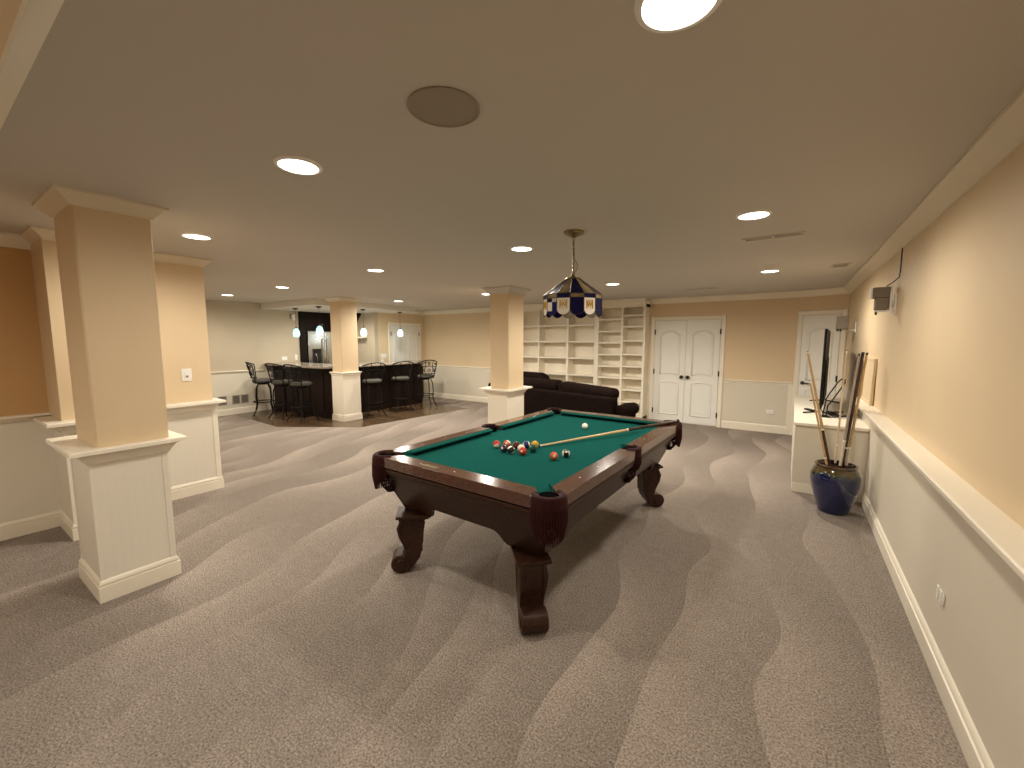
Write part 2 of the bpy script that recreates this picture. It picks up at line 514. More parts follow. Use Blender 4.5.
# --- mouldings
CROWN = [(0, H - 0.10), (0.012, H - 0.10), (0.016, H - 0.085), (0.03, H - 0.07), (0.06, H - 0.035), (0.078, H - 0.022), (0.085, H - 0.018), (0.085, H), (0, H)]
BASE = [(0, 0), (0.018, 0), (0.018, 0.094), (0.009, 0.098), (0.009, 0.104), (0.015, 0.107), (0.015, 0.114), (0.006, 0.13), (0, 0.135)]
def RAIL(z, d=0.035):
    return [(0, z - 0.055), (0.010, z - 0.05), (0.012, z - 0.03), (d * 0.7, z - 0.022), (d, z - 0.018), (d, z - 0.002), (d - 0.003, z), (0, z)]
tr = [0]
def trim(prof, p0, p1, n, kind='trim', side=None, m='trim'):
    tr[0] += 1
    nm = 'trim_%d' % tr[0] if kind == 'trim' else 'baseboard_%s' % side
    return struct(nm, MB().run(prof, p0, p1, n), m)

trim(CROWN, (XR, YF), (XR, 8.2), (-1, 0), m='crown')
trim(CROWN, (XD, YB), (0.05, YB), (0, -1))
trim(CROWN, (AX0, AY0), (AX1, AY1), (av.y, -av.x))
trim(CROWN, (XD, 7.25), (XD, YB), (1, 0))
trim(CROWN, (-5.12, 0.207), (XR, 0.207), (0, 1))
trim(CROWN, (-5.12, 0.22), (-5.12, 0.68), (1, 0))
# crown round the stub wall
mb = MB(); mb.path([(d_ * 0.85, H - (H - z_) * 0.75) for d_, z_ in CROWN], [(-5.11, 0.68), (-4.66, 0.68), (-4.66, 1.02), (-5.05, 1.02), (-5.05, 1.82), (XL, 1.82)])
struct('trim_stub_crown', mb, 'crown')
# deep ledge along the right wall
LEDGE = [(0, 0.895), (0.012, 0.895), (0.016, 0.91), (0.04, 0.935), (0.095, 0.947), (0.112, 0.950), (0.115, 0.956), (0.115, 0.972), (0.110, 0.977), (0, 0.977)]
trim(LEDGE, (XR, YF), (XR, 5.80), (-1, 0))
trim(BASE, (XR, YF), (XR, 5.12), (-1, 0), 'b', 'right')
trim(RAIL(0.895), (-1.02, YB), (0.0, YB), (0, -1))
trim(BASE, (-1.03, YB), (0.0, YB), (0, -1), 'b', 'back')
trim([(0, 0), (0.012, 0), (0.012, 0.86), (0, 0.86)], (-0.045, YB), (0.03, YB), (0, -1))
trim(RAIL(0.905), (XD, YB), (-5.4, YB), (0, -1))
trim(BASE, (XD, YB), (-5.4, YB), (0, -1), 'b', 'back_bar')
trim(RAIL(0.935, 0.04), (XL, 1.8), (XL, 4.6), (1, 0))
trim(BASE, (XL, 1.8), (XL, 4.6), (1, 0), 'b', 'left')
trim(RAIL(0.985, 0.06), (-5.12, YF), (-5.12, 0.67), (1, 0))
trim(BASE, (-5.12, YF), (-5.12, 0.67), (1, 0), 'b', 'alcove')
CAP = [(0, 0.86), (0.015, 0.86), (0.02, 0.88), (0.05, 0.92), (0.085, 0.93), (0.10, 0.932), (0.10, 0.952), (0.095, 0.958), (0, 0.958)]
mb = MB(); mb.path(CAP, [(-5.11, 0.67), (-4.64, 0.67), (-4.64, 1.03), (-5.03, 1.03), (-5.03, 1.80), (XL, 1.80)])
struct('trim_stub_cap', mb, 'trim')
mb = MB(); mb.path(BASE, [(-5.11, 0.67), (-4.64, 0.67), (-4.64, 1.03), (-5.03, 1.03), (-5.03, 1.84), (XL, 1.84)])
struct('baseboard_stub', mb, 'trim')
mb = MB(); mb.box(-5.03, -5.022, 1.80, 1.845, 0.13, 0.86); mb.box(-4.64, -4.632, 0.665, 0.70, 0.13, 0.86)
struct('trim_stub_corner', mb, 'trim')


# ------------------------------------------------------------------ columns
def column(x0, x1, y0, y1, zcap=0.95, over=0.09, shaft=None, crown='trim', bead=True, flush=False):
    """x0..y1: pedestal; shaft: its own footprint"""
    r = sroot('column')
    sx0, sx1, sy0, sy1 = shaft
    mb = MB(); mb.box(sx0, sx1, sy0, sy1, zcap - 0.01, H)
    mb.build('shaft', 'wall', r, bevel=0.012)
    mb = MB(); mb.box(x0, x1, y0, y1, 0, zcap - 0.02)
    for cx, sx in ((x0, -1), (x1, 1)):
        for cy, sy in ((y0, -1), (y1, 1)):
            mb.box(cx - (0.030 if sx > 0 else 0.003), cx + (0.030 if sx < 0 else 0.003), cy - (0.030 if sy > 0 else 0.003), cy + (0.030 if sy < 0 else 0.003), 0, zcap - 0.02, 0)
    mb.build('pedestal', 'bead' if bead else 'trim', r)
    d = zcap - 0.958
    ins = -0.06
    if flush:
        prof = [(0, zcap - 0.07), (0.012, zcap - 0.065), (0.012, zcap - 0.045), (0.02, zcap - 0.03), (0.03, zcap - 0.022), (0.03, zcap - 0.004), (0.026, zcap), (ins, zcap)]
    else:
        k = over / 0.10
        prof = [(a * k, b + d) for a, b in CAP[:-1]] + [(ins, 0.958 + d)]
    MB().ring(prof + [(ins, prof[0][1])], x0, x1, y0, y1).build('cap_moulding', 'trim', r)
    MB().ring(BASE + [(-0.01, 0.135), (-0.01, 0)], x0, x1, y0, y1).build('base_moulding', 'trim', r)
    c2 = [(d_ * 0.85, H - (H - z_) * 0.75) for d_, z_ in CROWN] if crown == 'crown' else CROWN
    MB().ring(c2 + [(-0.01, H), (-0.01, c2[0][1])], sx0, sx1, sy0, sy1).build('crown_moulding', crown, r)
    return r

column(-3.86, -3.385, 0.573, 0.940, shaft=(-3.81, -3.35, 0.602, 0.950), crown='crown')
column(-7.55, -7.20, 4.78, 5.17, zcap=0.97, bead=False, flush=True, shaft=(-7.538, -7.212, 4.79, 5.16), crown='crown')
column(-4.02, -3.65, 5.25, 5.73, zcap=0.835, bead=False, over=0.105, crown='ceiling', shaft=(-3.985, -3.635, 5.265, 5.70))


# ------------------------------------------------------------------ doors
def panel_path(x0, x1, z0, z1, rise_top=0.0, rise_bot=0.0, n=10):
    pts = []
    for i in range(n + 1):
        t = i / n
        pts.append((x0 + (x1 - x0) * t, z0 + rise_bot * (1 - (2 * t - 1) ** 2)))
    for i in range(n + 1):
        t = 1 - i / n
        pts.append((x0 + (x1 - x0) * t, z1 + rise_top * (1 - (2 * t - 1) ** 2)))
    return pts


def leaf(parent, x0, x1, h, handle=None, hinge=None, lever=False):
    """leaf in local coords, wall face at y=0, room toward -y"""
    mb = MB(); mb.box(x0 + 0.002, x1 - 0.002, -0.014, 0.02, 0.015, h)
    wd = x1 - x0
    a, b = x0 + wd * 0.2, x1 - wd * 0.2
    for (z0, z1, rt_, rb) in ((h * 0.085, h * 0.39, 0.035, 0), (h * 0.475, h * 0.855, 0.085, 0.03)):
        pth = panel_path(a, b, z0, z1, rt_, rb)
        mb.tube([(x, -0.014, z) for x, z in pth], 0.017, 8, closed=True)
        cx, cz = (a + b) / 2, (z0 + z1) / 2
        k = 0.86
        inner = [(cx + (x - cx) * k, cz + (z - cz) * (1 - (1 - k) * (b - a) / (z1 - z0))) for x, z in pth]
        mb.extr(inner, lambda p, q, t: (p, t, q), -0.013, -0.021)
    lf = mb.build('leaf', 'door', parent, bevel=0.003, seg=1)
    for z in (h * 0.11, h * 0.5, h * 0.89):
        hx = x0 if hinge == 'l' else x1
        hb = MB(); hb.tube([(hx, -0.022, z - 0.05), (hx, -0.022, z + 0.05)], 0.008, 8); hb.box(hx - 0.012, hx + 0.012, -0.017, -0.012, z - 0.045, z + 0.045)
        hb.build('hinge', 'bronze', lf)
    if handle:
        hx = x0 + 0.055 if handle == 'l' else x1 - 0.055
        sg = 1 if handle == 'l' else -1
        z = 0.90
        hb = MB(); hb.lathe([(0.001, 0), (0.03, 0), (0.03, -0.008), (0.012, -0.012), (0.012, -0.045), (0.001, -0.045)], (hx, -0.014, z), 16, axis='y')
        if lever:
            hb.tube([(hx - 0.005 * sg, -0.055, z), (hx + 0.04 * sg, -0.06, z), (hx + 0.11 * sg, -0.056, z - 0.004)], [0.014, 0.012, 0.009], 8)
        else:
            hb.sphere((hx, -0.06, z), 0.033, 14)
        hb.build('handle', 'bronze', lf)
    return lf


def casing(parent, x0, x1, h, wd=0.075):
    P = [(0, 0), (wd, 0), (wd, 0.014), (wd * 0.85, 0.024), (wd * 0.7, 0.022), (wd * 0.2, 0.016), (0.012, 0.012), (0, 0.012)]
    mb = MB()
    mb.extr([(x0 - a, -b) for a, b in P], lambda a, b, t: (a, b, t), 0, h + wd)
    mb.extr([(x1 + a, -b) for a, b in P], lambda a, b, t: (a, b, t), 0, h + wd)
    mb.extr([(h + a, -b) for a, b in P], lambda a, b, t: (t, b, a), x0 - wd, x1 + wd)
    mb.build('casing', 'trim', parent)


d1 = sroot('door_1', (0, YB - 0.001, 0))
leaf(d1, -2.28, -1.70, 1.975, 'r', 'l'); leaf(d1, -1.70, -1.12, 1.975, 'l', 'r'); casing(d1, -2.285, -1.115, 1.98)
d2 = sroot('door_2', (AX0, AY0, 0), aang)
d2.location = (AX0 - 0.001 * math.sin(-aang), AY0 - 0.001, 0)
leaf(d2, 0.085, al - 0.10, 2.0, 'l', 'r', True); casing(d2, 0.08, al - 0.095, 2.005, 0.072)
d3 = sroot('door_3', (XD + 0.001, 0, 0), PI / 2)
leaf(d3, 7.215, 7.70, 1.98, None, 'l'); leaf(d3, 7.70, 8.185, 1.98, None, 'r'); casing(d3, 7.21, 8.19, 1.985)

# ------------------------------------------------------------------ recessed ceiling lights
lights = [
    ((-0.28, 1.13), 'large lit recessed ceiling light cut off by the top edge of the photo'),
    ((-1.98, 1.13), 'lit recessed ceiling light left of the round ceiling speaker'),
    ((-3.96, 1.40), 'lit recessed ceiling light just right of the near cream column'),
    ((-2.06, 3.19), 'lit recessed ceiling light just left of the stained glass lamp'),
    ((-4.09, 3.20), 'lit recessed ceiling light between the near column and the glass lamp'),
    ((-0.27, 3.20), 'lit recessed ceiling light in front of the long ceiling vent'),
    ((-0.29, 5.80), 'lit recessed ceiling light above the rail between the white doors'),
    ((-8.52, 3.42), 'lit recessed ceiling light nearest the far taupe wall'),
    ((-6.58, 3.40), 'lit recessed ceiling light in front of the bar, second from the taupe wall'),
    ((-6.84, 5.90), 'lit recessed ceiling light right of the bar column'),
    ((-4.52, 5.88), 'lit recessed ceiling light touching the top of the column by the sofa'),
    ((-2.22, 5.86), 'lit recessed ceiling light in front of the narrow bookcase'),
]
def spot(parent, loc, watt, size=178, blend=0.7, rad=0.07, col=LAMP_COL):
    d = bpy.data.lights.new('bulb', 'SPOT')
    d.energy = watt; d.color = col; d.spot_size = math.radians(size); d.spot_blend = blend; d.shadow_soft_size = rad
    o = bpy.data.objects.new('bulb', d); C.objects.link(o)
    o.parent = parent; o.location = loc
    return o

def lamp_level(x, y):                # dimmer level of each row of lights
    if y < 2: return 0.62 if x > -1 else (0.52 if x > -3 else 0.8)
    if y < 3.35: return 0.70 if x > -1 else 0.95
    if y < 4: return 1.6
    return 1.6 if x > -1 else (2.6 if x > -3 else 3.0)
lt = None
for (x, y), lab in lights:
    if lt is None:
        lt = thing('recessed_light', lab, 'ceiling light', (x, y, H), 0, 'recessed ceiling lights')
        MB().lathe([(0.086, -0.001), (0.087, -0.009), (0.102, -0.006), (0.106, 0.001), (0.086, 0.001)], seg=32).build('trim_ring', 'white', lt)
        MB().lathe([(0.001, -0.005), (0.0865, -0.005), (0.0865, 0.0), (0.001, 0.0)], seg=32).build('lens', 'lens', lt)
        o = lt
    else:
        o = dup(lt, (x, y, H), 0, lab)
    spot(o, (0, 0, -0.03), LAMP_W * lamp_level(x, y))
# extra lights added behind the camera (out of frame) for more illumination
for x, y, lab in ((-0.9, -1.3, 'added unseen recessed ceiling light behind the camera near the right wall'), (-3.4, -1.3, 'added unseen recessed ceiling light behind the camera near the ochre alcove')):
    o = dup(lt, (x, y, H), 0, lab); spot(o, (0, 0, -0.03), LAMP_W)
# unseen downlight added behind the bar
o = dup(lt, (-8.75, 5.75, ZK), 0, 'added unseen recessed light in the dropped ceiling behind the bar'); spot(o, (0, 0, -0.03), 45)

# ceiling speaker
o = thing('ceiling_speaker', 'round brown speaker grille set in the ceiling', 'speaker', (-1.075, 1.155, H))
MB().lathe([(0.125, 0.001), (0.127, -0.006), (0.120, -0.009), (0.116, -0.004), (0.116, 0.001)], seg=40).build('frame', 'grille', o)
MB().lathe([(0.001, -0.006), (0.08, -0.006), (0.117, -0.004), (0.117, 0.001), (0.001, 0.001)], seg=40).build('grille', 'grille', o)


def vent(name, label, cat, loc, rz, L, Wd, n, split=1, mats=('ceiling', 'vent_dark'), group=None):
    """local: face looks to -z, length on x"""
    o = thing(name, label, cat, loc, rz, group)
    f = MB()
    e = 0.018
    f.box(-L / 2, L / 2, -Wd / 2, -Wd / 2 + e, -0.008, 0); f.box(-L / 2, L / 2, Wd / 2 - e, Wd / 2, -0.008, 0)
    for i in range(split + 1):
        x = -L / 2 + (L - e) * i / split
        f.box(x, x + e, -Wd / 2, Wd / 2, -0.009, 0)
    f.build('frame', mats[0], o, bevel=0.002)
    MB().box(-L / 2 + e / 2, L / 2 - e / 2, -Wd / 2 + e / 2, Wd / 2 - e / 2, -0.002, 0.0).build('backing', mats[1], o)
    s = MB()
    for i in range(n):
        y = -Wd / 2 + e + (Wd - 2 * e) * (i + 0.5) / n
        s.box(-L / 2 + e, L / 2 - e, y - 0.0012, y + 0.0012, -0.005, -0.001)
    s.build('slats', mats[0], o)
    return o

vent('ceiling_vent', 'long two-section ceiling vent beside the recessed light on the right', 'vent', (-0.19, 3.93, H), math.radians(-2), 0.42, 0.10, 5, 2)
vent('ceiling_vent', 'small ceiling vent nearest the right wall crown moulding', 'vent', (0.36, 5.78, H), math.radians(3), 0.16, 0.22, 7, 1)
vent('ceiling_vent', 'two-section ceiling vent in front of the white double doors', 'vent', (-1.25, 7.12, H), 0.15, 0.44, 0.10, 5, 2)


def wall_thing(o, loc, facing):
    """turn a thing built with face -z to look along facing (dx, dy)"""
    o.location = loc
    o.rotation_euler = Vector((facing[0], facing[1], 0)).to_track_quat('-Z', 'Y').to_euler()
    return o

vl = ['leftmost grey wall register low on the taupe wall, half behind the ledge', 'middle grey wall register low on the taupe wall', 'grey wall register on the taupe wall next to the first bar stool']
for (y, wd), lab in zip(((3.745, 0.16), (4.005, 0.15), (4.175, 0.15)), vl):
    o = vent('wall_register', lab, 'vent', (0, 0, 0), 0, wd, 0.19, 5, 1, ('register', 'vent_dark'), 'wall registers by the bar stools')
    wall_thing(o, (XL + 0.001, y, 0.315), (1, 0))


def plate(name, label, cat, loc, facing, wd=0.075, ht=0.118, kind='outlet', group=None):
    o = thing(name, label, cat, (0, 0, 0), 0, group)
    MB().box(-wd / 2, wd / 2, -ht / 2, ht / 2, -0.007, 0).build('cover_plate', 'white', o, bevel=0.003)
    if kind == 'outlet':
        for sy in (-1, 1):
            mb = MB(); mb.box(-0.017, 0.017, sy * 0.024 - 0.016, sy * 0.024 + 0.016, -0.010, -0.006)
            mb.box(-0.008, -0.004, sy * 0.024 - 0.007, sy * 0.024 + 0.007, -0.0105, -0.0095, 1); mb.box(0.004, 0.008, sy * 0.024 - 0.007, sy * 0.024 + 0.007, -0.0105, -0.0095, 1)
            mb.build('socket', ['white', 'black'], o)
    elif kind == 'toggle':
        mb = MB(); mb.box(-0.018, 0.018, -0.035, 0.035, -0.010, -0.006); mb.build('switch_bezel', 'white', o)
        MB().box(-0.009, 0.009, -0.024, -0.006, -0.016, -0.008).build('switch_toggle', 'greycloth', o)
    else:
        n = max(1, round(wd / 0.05) - 0)
        for i in range(n):
            x = -wd / 2 + wd * (i + 0.5) / n
            MB().box(x - 0.014, x + 0.014, -0.032, 0.032, -0.012, -0.006).build('switch_rocker', 'white', o, bevel=0.002)
    return wall_thing(o, loc, facing)

plate('wall_switch', 'white switch plate with grey dimmer on the cream stub wall', 'light switch', (-5.049, 1.61, 1.235), (1, 0), 0.085, 0.125, 'toggle')
plate('wall_outlet', 'sideways white outlet low on the right wall near the camera', 'outlet', (XR - 0.001, 2.68, 0.385), (-1, 0), 0.10, 0.05, 'rocker')
plate('wall_outlet', 'sideways white outlet below the rail between the white doors', 'outlet', (-0.28, YB - 0.001, 0.36), (0, -1), 0.118, 0.075, 'rocker')
plate('wall_outlet', 'small white outlet on the far wainscot right of the last bar stool', 'outlet', (-7.93, YB - 0.001, 0.45), (0, -1), 0.075, 0.118, 'outlet')
plate('wall_switch', 'wide white switch plate on the taupe wall above the bar', 'light switch', (XL + 0.001, 5.08, 1.165), (1, 0), 0.13, 0.085, 'rocker')
plate('wall_switch', 'narrow white switch plate beside the dark refrigerator surround', 'light switch', (XL + 0.001, 5.36, 1.18), (1, 0), 0.06, 0.13, 'rocker')
plate('wall_switch', 'wide white switch plate left of the double doors behind the bar', 'light switch', (XD + 0.001, 6.97, 1.19), (1, 0), 0.17, 0.118, 'rocker')
plate('wall_outlet', 'white outlet just under the switch plate left of the bar doors', 'outlet', (XD + 0.001, 6.93, 1.07), (1, 0), 0.075, 0.09, 'rocker')

o = thing('wall_sensor', 'small white sensor high on the taupe wall', 'sensor', (XL, 5.30, 2.15))
MB().box(0, 0.02, -0.05, 0.05, -0.06, 0.06).build('mounting_plate', 'greycloth', o, bevel=0.01)
MB().lathe([(0.001, -0.075), (0.035, -0.07), (0.045, -0.03), (0.045, 0.03), (0.035, 0.07), (0.001, 0.075)], (0.05, 0.02, -0.02), 16).build('housing', 'white', o)

# ================================================================== POOL TABLE
TC, TROT = (-1.605, 2.965), math.radians(-1.4)
W2, L2 = 0.715, 1.225               # outer half sizes
pt = thing('pool_table', 'carved mahogany pool table with green felt and fringed leather pockets', 'pool table', (*TC, 0), TROT)
ZR = 0.805                          # rail top
ZB = 0.762                          # bed
RW, CW = 0.115, 0.05                # wood rail and cushion widths
# bed with corner cut-outs
poly = []
def hole(cx, cy, r, a0, a1):
    return [(cx + r * math.cos(math.radians(a0 + (a1 - a0) * i / 8)), cy + r * math.sin(math.radians(a0 + (a1 - a0) * i / 8))) for i in range(9)]
pc = 0.085                          # pocket centre inset from the outer corner
pr = 0.058
cw, cl = W2 - pc, L2 - pc
poly = hole(-cw, -cl, pr, 90, 0) + hole(cw, -cl, pr, 180, 90) + hole(W2 - 0.080, 0, 0.05, 270, 90)[::1] + hole(cw, cl, pr, 270, 180) + hole(-cw, cl, pr, 360, 270) + hole(-W2 + 0.080, 0, 0.05, 90, -90)
MB().prism(poly, ZB - 0.02, ZB).build('bed', 'felt', pt)
# rails: four long, two short; each with its cushion
def rail(pw, pcush, z0=0.735):
    mb = MB()
    mb.prism(pw, z0, ZR)
    return mb
ex = 0.175                          # rail end set back from the corner
ec = 0.05
def cush(q):
    # top face slopes to a thin nose, underside cut back towards the rail
    back0, back1, nose1, nose0 = q
    k = 0.72
    u1 = (nose1[0] + (back1[0] - nose1[0]) * k, nose1[1] + (back1[1] - nose1[1]) * k)
    u0 = (nose0[0] + (back0[0] - nose0[0]) * k, nose0[1] + (back0[1] - nose0[1]) * k)
    A = [(*back0, 0.803), (*nose0, 0.799), (*nose0, 0.790), (*u0, 0.766), (*back0, 0.766)]
    B = [(*back1, 0.803), (*nose1, 0.799), (*nose1, 0.790), (*u1, 0.766), (*back1, 0.766)]
    c = MB(); c.add(A + B, [(0, 1, 2, 3, 4), (9, 8, 7, 6, 5)] + [(i, (i + 1) % 5, 5 + (i + 1) % 5, 5 + i) for i in range(5)])
    return c
def rails():
    for sx in (-1, 1):
        for sy in (-1, 1):
            y0, y1 = (0.070, L2 - 0.150)
            pw = [(sx * W2, sy * y0), (sx * W2, sy * (y1 + 0.03)), (sx * (W2 - 0.02), sy * (y1 + 0.055)), (sx * (W2 - RW), sy * (y1 - 0.03)), (sx * (W2 - RW), sy * y0)]
            rl = MB(); rl.prism(pw, 0.738, ZR)
            for k in range(3):
                yy = sy * (y0 + (y1 - y0) * (k + 1) / 4)
                rl.lathe([(0.001, ZR + 0.0006), (0.006, ZR + 0.0006), (0.006, ZR - 0.002)], (sx * (W2 - 0.06), yy, 0), 8, 1)
            r = rl.build('rail', ['wood_rail', 'pearl'], pt, bevel=0.014, seg=3)
            a = W2 - RW
            q = [(sx * (a + 0.004), sy * (y0 + 0.002)), (sx * (a + 0.004), sy * (y1 - 0.028)), (sx * (a - CW), sy * (y1 - 0.028 - CW)), (sx * (a - CW), sy * (y0 + 0.02))]
            cush(q).build('cushion', 'felt', r)
    for sy in (-1, 1):
        x1 = W2 - 0.150
        pw = [(-x1 - 0.03, sy * L2), (x1 + 0.03, sy * L2), (x1 + 0.055, sy * (L2 - 0.02)), (x1 - 0.03, sy * (L2 - RW)), (-x1 + 0.03, sy * (L2 - RW)), (-x1 - 0.055, sy * (L2 - 0.02))]
        rl = MB(); rl.prism(pw, 0.738, ZR)
        for k in range(3):
            rl.lathe([(0.001, ZR + 0.0006), (0.006, ZR + 0.0006), (0.006, ZR - 0.002)], ((k - 1) * 0.29, sy * (L2 - 0.06), 0), 8, 1)
        r = rl.build('rail', ['wood_rail', 'pearl'], pt, bevel=0.014, seg=3)
        a = L2 - RW
        q = [(-x1 + 0.028, sy * (a + 0.004)), (x1 - 0.028, sy * (a + 0.004)), (x1 - 0.028 - CW, sy * (a - CW)), (-x1 + 0.028 + CW, sy * (a - CW))]
        cush(q).build('cushion', 'felt', r)
        if sy < 0:
            nb = MB(); nb.box(-0.265, -0.125, -L2 + 0.028, -L2 + 0.066, ZR - 0.001, ZR + 0.002)
            nb.build('name_plate', 'brass', r, bevel=0.001)
rails()
# blind rail and moulded apron with arched lower edges
mb = MB()
mb.ring([(-0.030, 0.740), (-0.030, 0.729), (-0.004, 0.729), (-0.004, 0.712), (-0.010, 0.706), (-0.012, 0.690), (-0.03, 0.682), (-0.06, 0.682), (-0.06, 0.740)], -W2, W2, -L2, L2)
mb.build('blind_rail', 'wood', pt)
def apron():
    mb = MB()
    zt, zb, zm = 0.69, 0.405, 0.488
    ot, ob = 0.035, 0.155             # inset from outer edge at top and at bottom
    def side(half, other, ax):
        n = 60
        for s in (-1, 1):
            vs = []
            for i in range(n + 1):
                t = -1 + 2 * i / n
                u = abs(t) * (half - ob)
                leg = 0.25                 # straight part over each leg
                e = half - ob - leg
                if u > e: z = zb
                else:
                    k = (e - u)
                    z = zb + (zm - zb) * min(1, math.sin(min(1, k / 0.09) * PI / 2))
                    if k > 0.09: z = zm
                ins = lambda zz: ot + (ob - ot) * (zt - zz) / (zt - zb)
                for zz, th in ((zt, 0), (z, 0), (z, 0.03), (zt, 0.03)):
                    lim = half - ins(zz) - th * 0.0
                    p = t * lim
                    q = s * (other - ins(zz) - th)
                    vs.append((p, q, zz) if ax == 'x' else (q, p, zz))
            fs = []
            for i in range(n):
                for k in range(4):
                    l = (k + 1) % 4
                    fs.append((i * 4 + k, i * 4 + l, i * 4 + 4 + l, i * 4 + 4 + k))
            fs += [(0, 1, 2, 3), tuple(n * 4 + k for k in (3, 2, 1, 0))]
            mb.add(vs, fs)
    side(W2, L2, 'x'); side(L2, W2, 'y')
    mb.build('apron', 'wood', pt, ang=50)
    # slab underside
    MB().box(-W2 + 0.08, W2 - 0.08, -L2 + 0.08, L2 - 0.08, 0.665, ZB - 0.021).build('slate', 'wood', pt)
apron()
# scroll-footed cabriole legs
def leg(sx, sy):
    g = MB()
    # side outline in (outward distance d, z)
    front = [(0.075, 0.395), (0.092, 0.36), (0.100, 0.315), (0.092, 0.265), (0.072, 0.21), (0.058, 0.16), (0.060, 0.125)]
    back = [(0.0, 0.060), (-0.034, 0.11), (-0.048, 0.17), (-0.050, 0.23), (-0.046, 0.29), (-0.055, 0.34), (-0.085, 0.395)]
    foot = [(0.085, 0.10), (0.09, 0.012), (0.045, 0.010)]
    out = front + foot + back
    th = 0.068
    g.extr(out, lambda a, b, t: (a, t, b), -th, th)
    # scroll foot
    g.lathe([(0.001, -0.078), (0.030, -0.080), (0.034, -0.072), (0.060, -0.074), (0.066, -0.066), (0.066, 0.066), (0.060, 0.074), (0.034, 0.072), (0.030, 0.080), (0.001, 0.078)], (0.095, 0, 0.067), 24, axis='y')
    # carved knee scroll
    for t in (-1, 1):
        g.tube([(0.082, t * 0.064, 0.375), (0.102, t * 0.064, 0.32), (0.094, t * 0.064, 0.26), (0.070, t * 0.064, 0.20), (0.055, t * 0.064, 0.15)], [0.012, 0.018, 0.014, 0.009, 0.006], 8)
        g.tube([(-0.062, t * 0.064, 0.36), (-0.046, t * 0.064, 0.26), (-0.044, t * 0.064, 0.15)], [0.012, 0.010, 0.007], 8)
    # plinth under the apron
    g.box(-0.11, 0.12, -0.095, 0.095, 0.392, 0.412); g.box(-0.095, 0.10, -0.08, 0.08, 0.378, 0.394)
    ang = math.atan2(sy, sx)
    g.xform(Matrix.Translation((sx * 0.475, 0.975 if sy > 0 else -1.065, 0)) @ Matrix.Rotation(ang, 4, 'Z'))
    g.build('leg', 'wood', pt, bevel=0.008, seg=3)
for sx in (-1, 1):
    for sy in (-1, 1):
        leg(sx, sy)
# leather pockets
def pocket(cx, cy, ang, corner=True):
    """ang: outward direction"""
    R0 = 0.073 if corner else 0.066
    spread = math.radians(118 if corner else 88)
    a0, a1 = ang - spread, ang + spread
    iron = MB()
    n = 20
    pts = [(cx + R0 * math.cos(a0 + (a1 - a0) * i / n), cy + R0 * math.sin(a0 + (a1 - a0) * i / n), ZR - 0.006) for i in range(n + 1)]
    iron.tube(pts, 0.017, 10)
    # dark throat
    iron.lathe([(R0 - 0.008, ZR - 0.01), (R0 - 0.012, ZB - 0.05), (R0 - 0.03, ZB - 0.12), (0.001, ZB - 0.13)], (cx, cy, 0), 20, 1)
    pk = iron.build('pocket', ['leather', 'black_matte'], pt)
    # shield and fringe
    fr = MB()
    sp2 = math.radians(98 if corner else 66)
    b0, b1 = ang - sp2, ang + sp2
    R1 = R0 + (0.020 if corner else 0.012)
    m = 16
    vs, fs = [], []
    for i in range(m + 1):
        a = b0 + (b1 - b0) * i / m
        for r_, z_ in ((R1, ZR - 0.005), (R1 + 0.004, ZR - 0.035), (R1 + 0.001, ZR - 0.065), (R1 - 0.006, ZR - 0.065), (R1 - 0.006, ZR - 0.005)):
            vs.append((cx + r_ * math.cos(a), cy + r_ * math.sin(a), z_))
    for i in range(m):
        for k in range(5):
            l = (k + 1) % 5
            fs.append((i * 5 + k, i * 5 + l, i * 5 + 5 + l, i * 5 + 5 + k))
    fs += [tuple(range(5)), tuple(m * 5 + k for k in range(5))]
    fr.add(vs, fs)
    nf = 23 if corner else 15
    for i in range(nf):
        a = b0 + (b1 - b0) * (i + 0.5) / nf
        ln = 0.14 + 0.05 * (1 - abs(2 * (i + 0.5) / nf - 1)) if corner else 0.10
        r_ = R1 - 0.001
        p = lambda z, k=0.0: (cx + (r_ + k) * math.cos(a), cy + (r_ + k) * math.sin(a), z)
        fr.tube([p(ZR - 0.055), p(ZR - 0.055 - ln * 0.5, 0.002), p(ZR - 0.055 - ln, -0.012)], [0.0066, 0.0060, 0.003], 6)
    fr.build('fringe', 'leather', pk)
    # woven net hanging under the rail
    nt = MB()
    k = 10
    cxn, cyn = cx - 0.02 * math.cos(ang), cy - 0.02 * math.sin(ang)
    prof = [(0.066, ZB - 0.06), (0.066, ZB - 0.11), (0.062, ZB - 0.15), (0.050, ZB - 0.185), (0.030, ZB - 0.205)]
    for s in (-1, 1):
        for i in range(k):
            nt.tube([(cxn + r_ * math.cos(2 * PI * i / k + s * j * 0.3), cyn + r_ * math.sin(2 * PI * i / k + s * j * 0.3), z_) for j, (r_, z_) in enumerate(prof)], 0.0045, 5)
    nt.lathe([(0.001, ZB - 0.222), (0.028, ZB - 0.218), (0.036, ZB - 0.200), (0.030, ZB - 0.192), (0.001, ZB - 0.20)], (cxn, cyn, 0), 14)
    nt.build('net', 'leather', pk)
for sx in (-1, 1):
    for sy in (-1, 1):
        pocket(sx * (W2 - 0.070), sy * (L2 - 0.070), math.atan2(sy, sx))
    pocket(sx * (W2 - 0.062), 0, 0 if sx > 0 else PI, False)


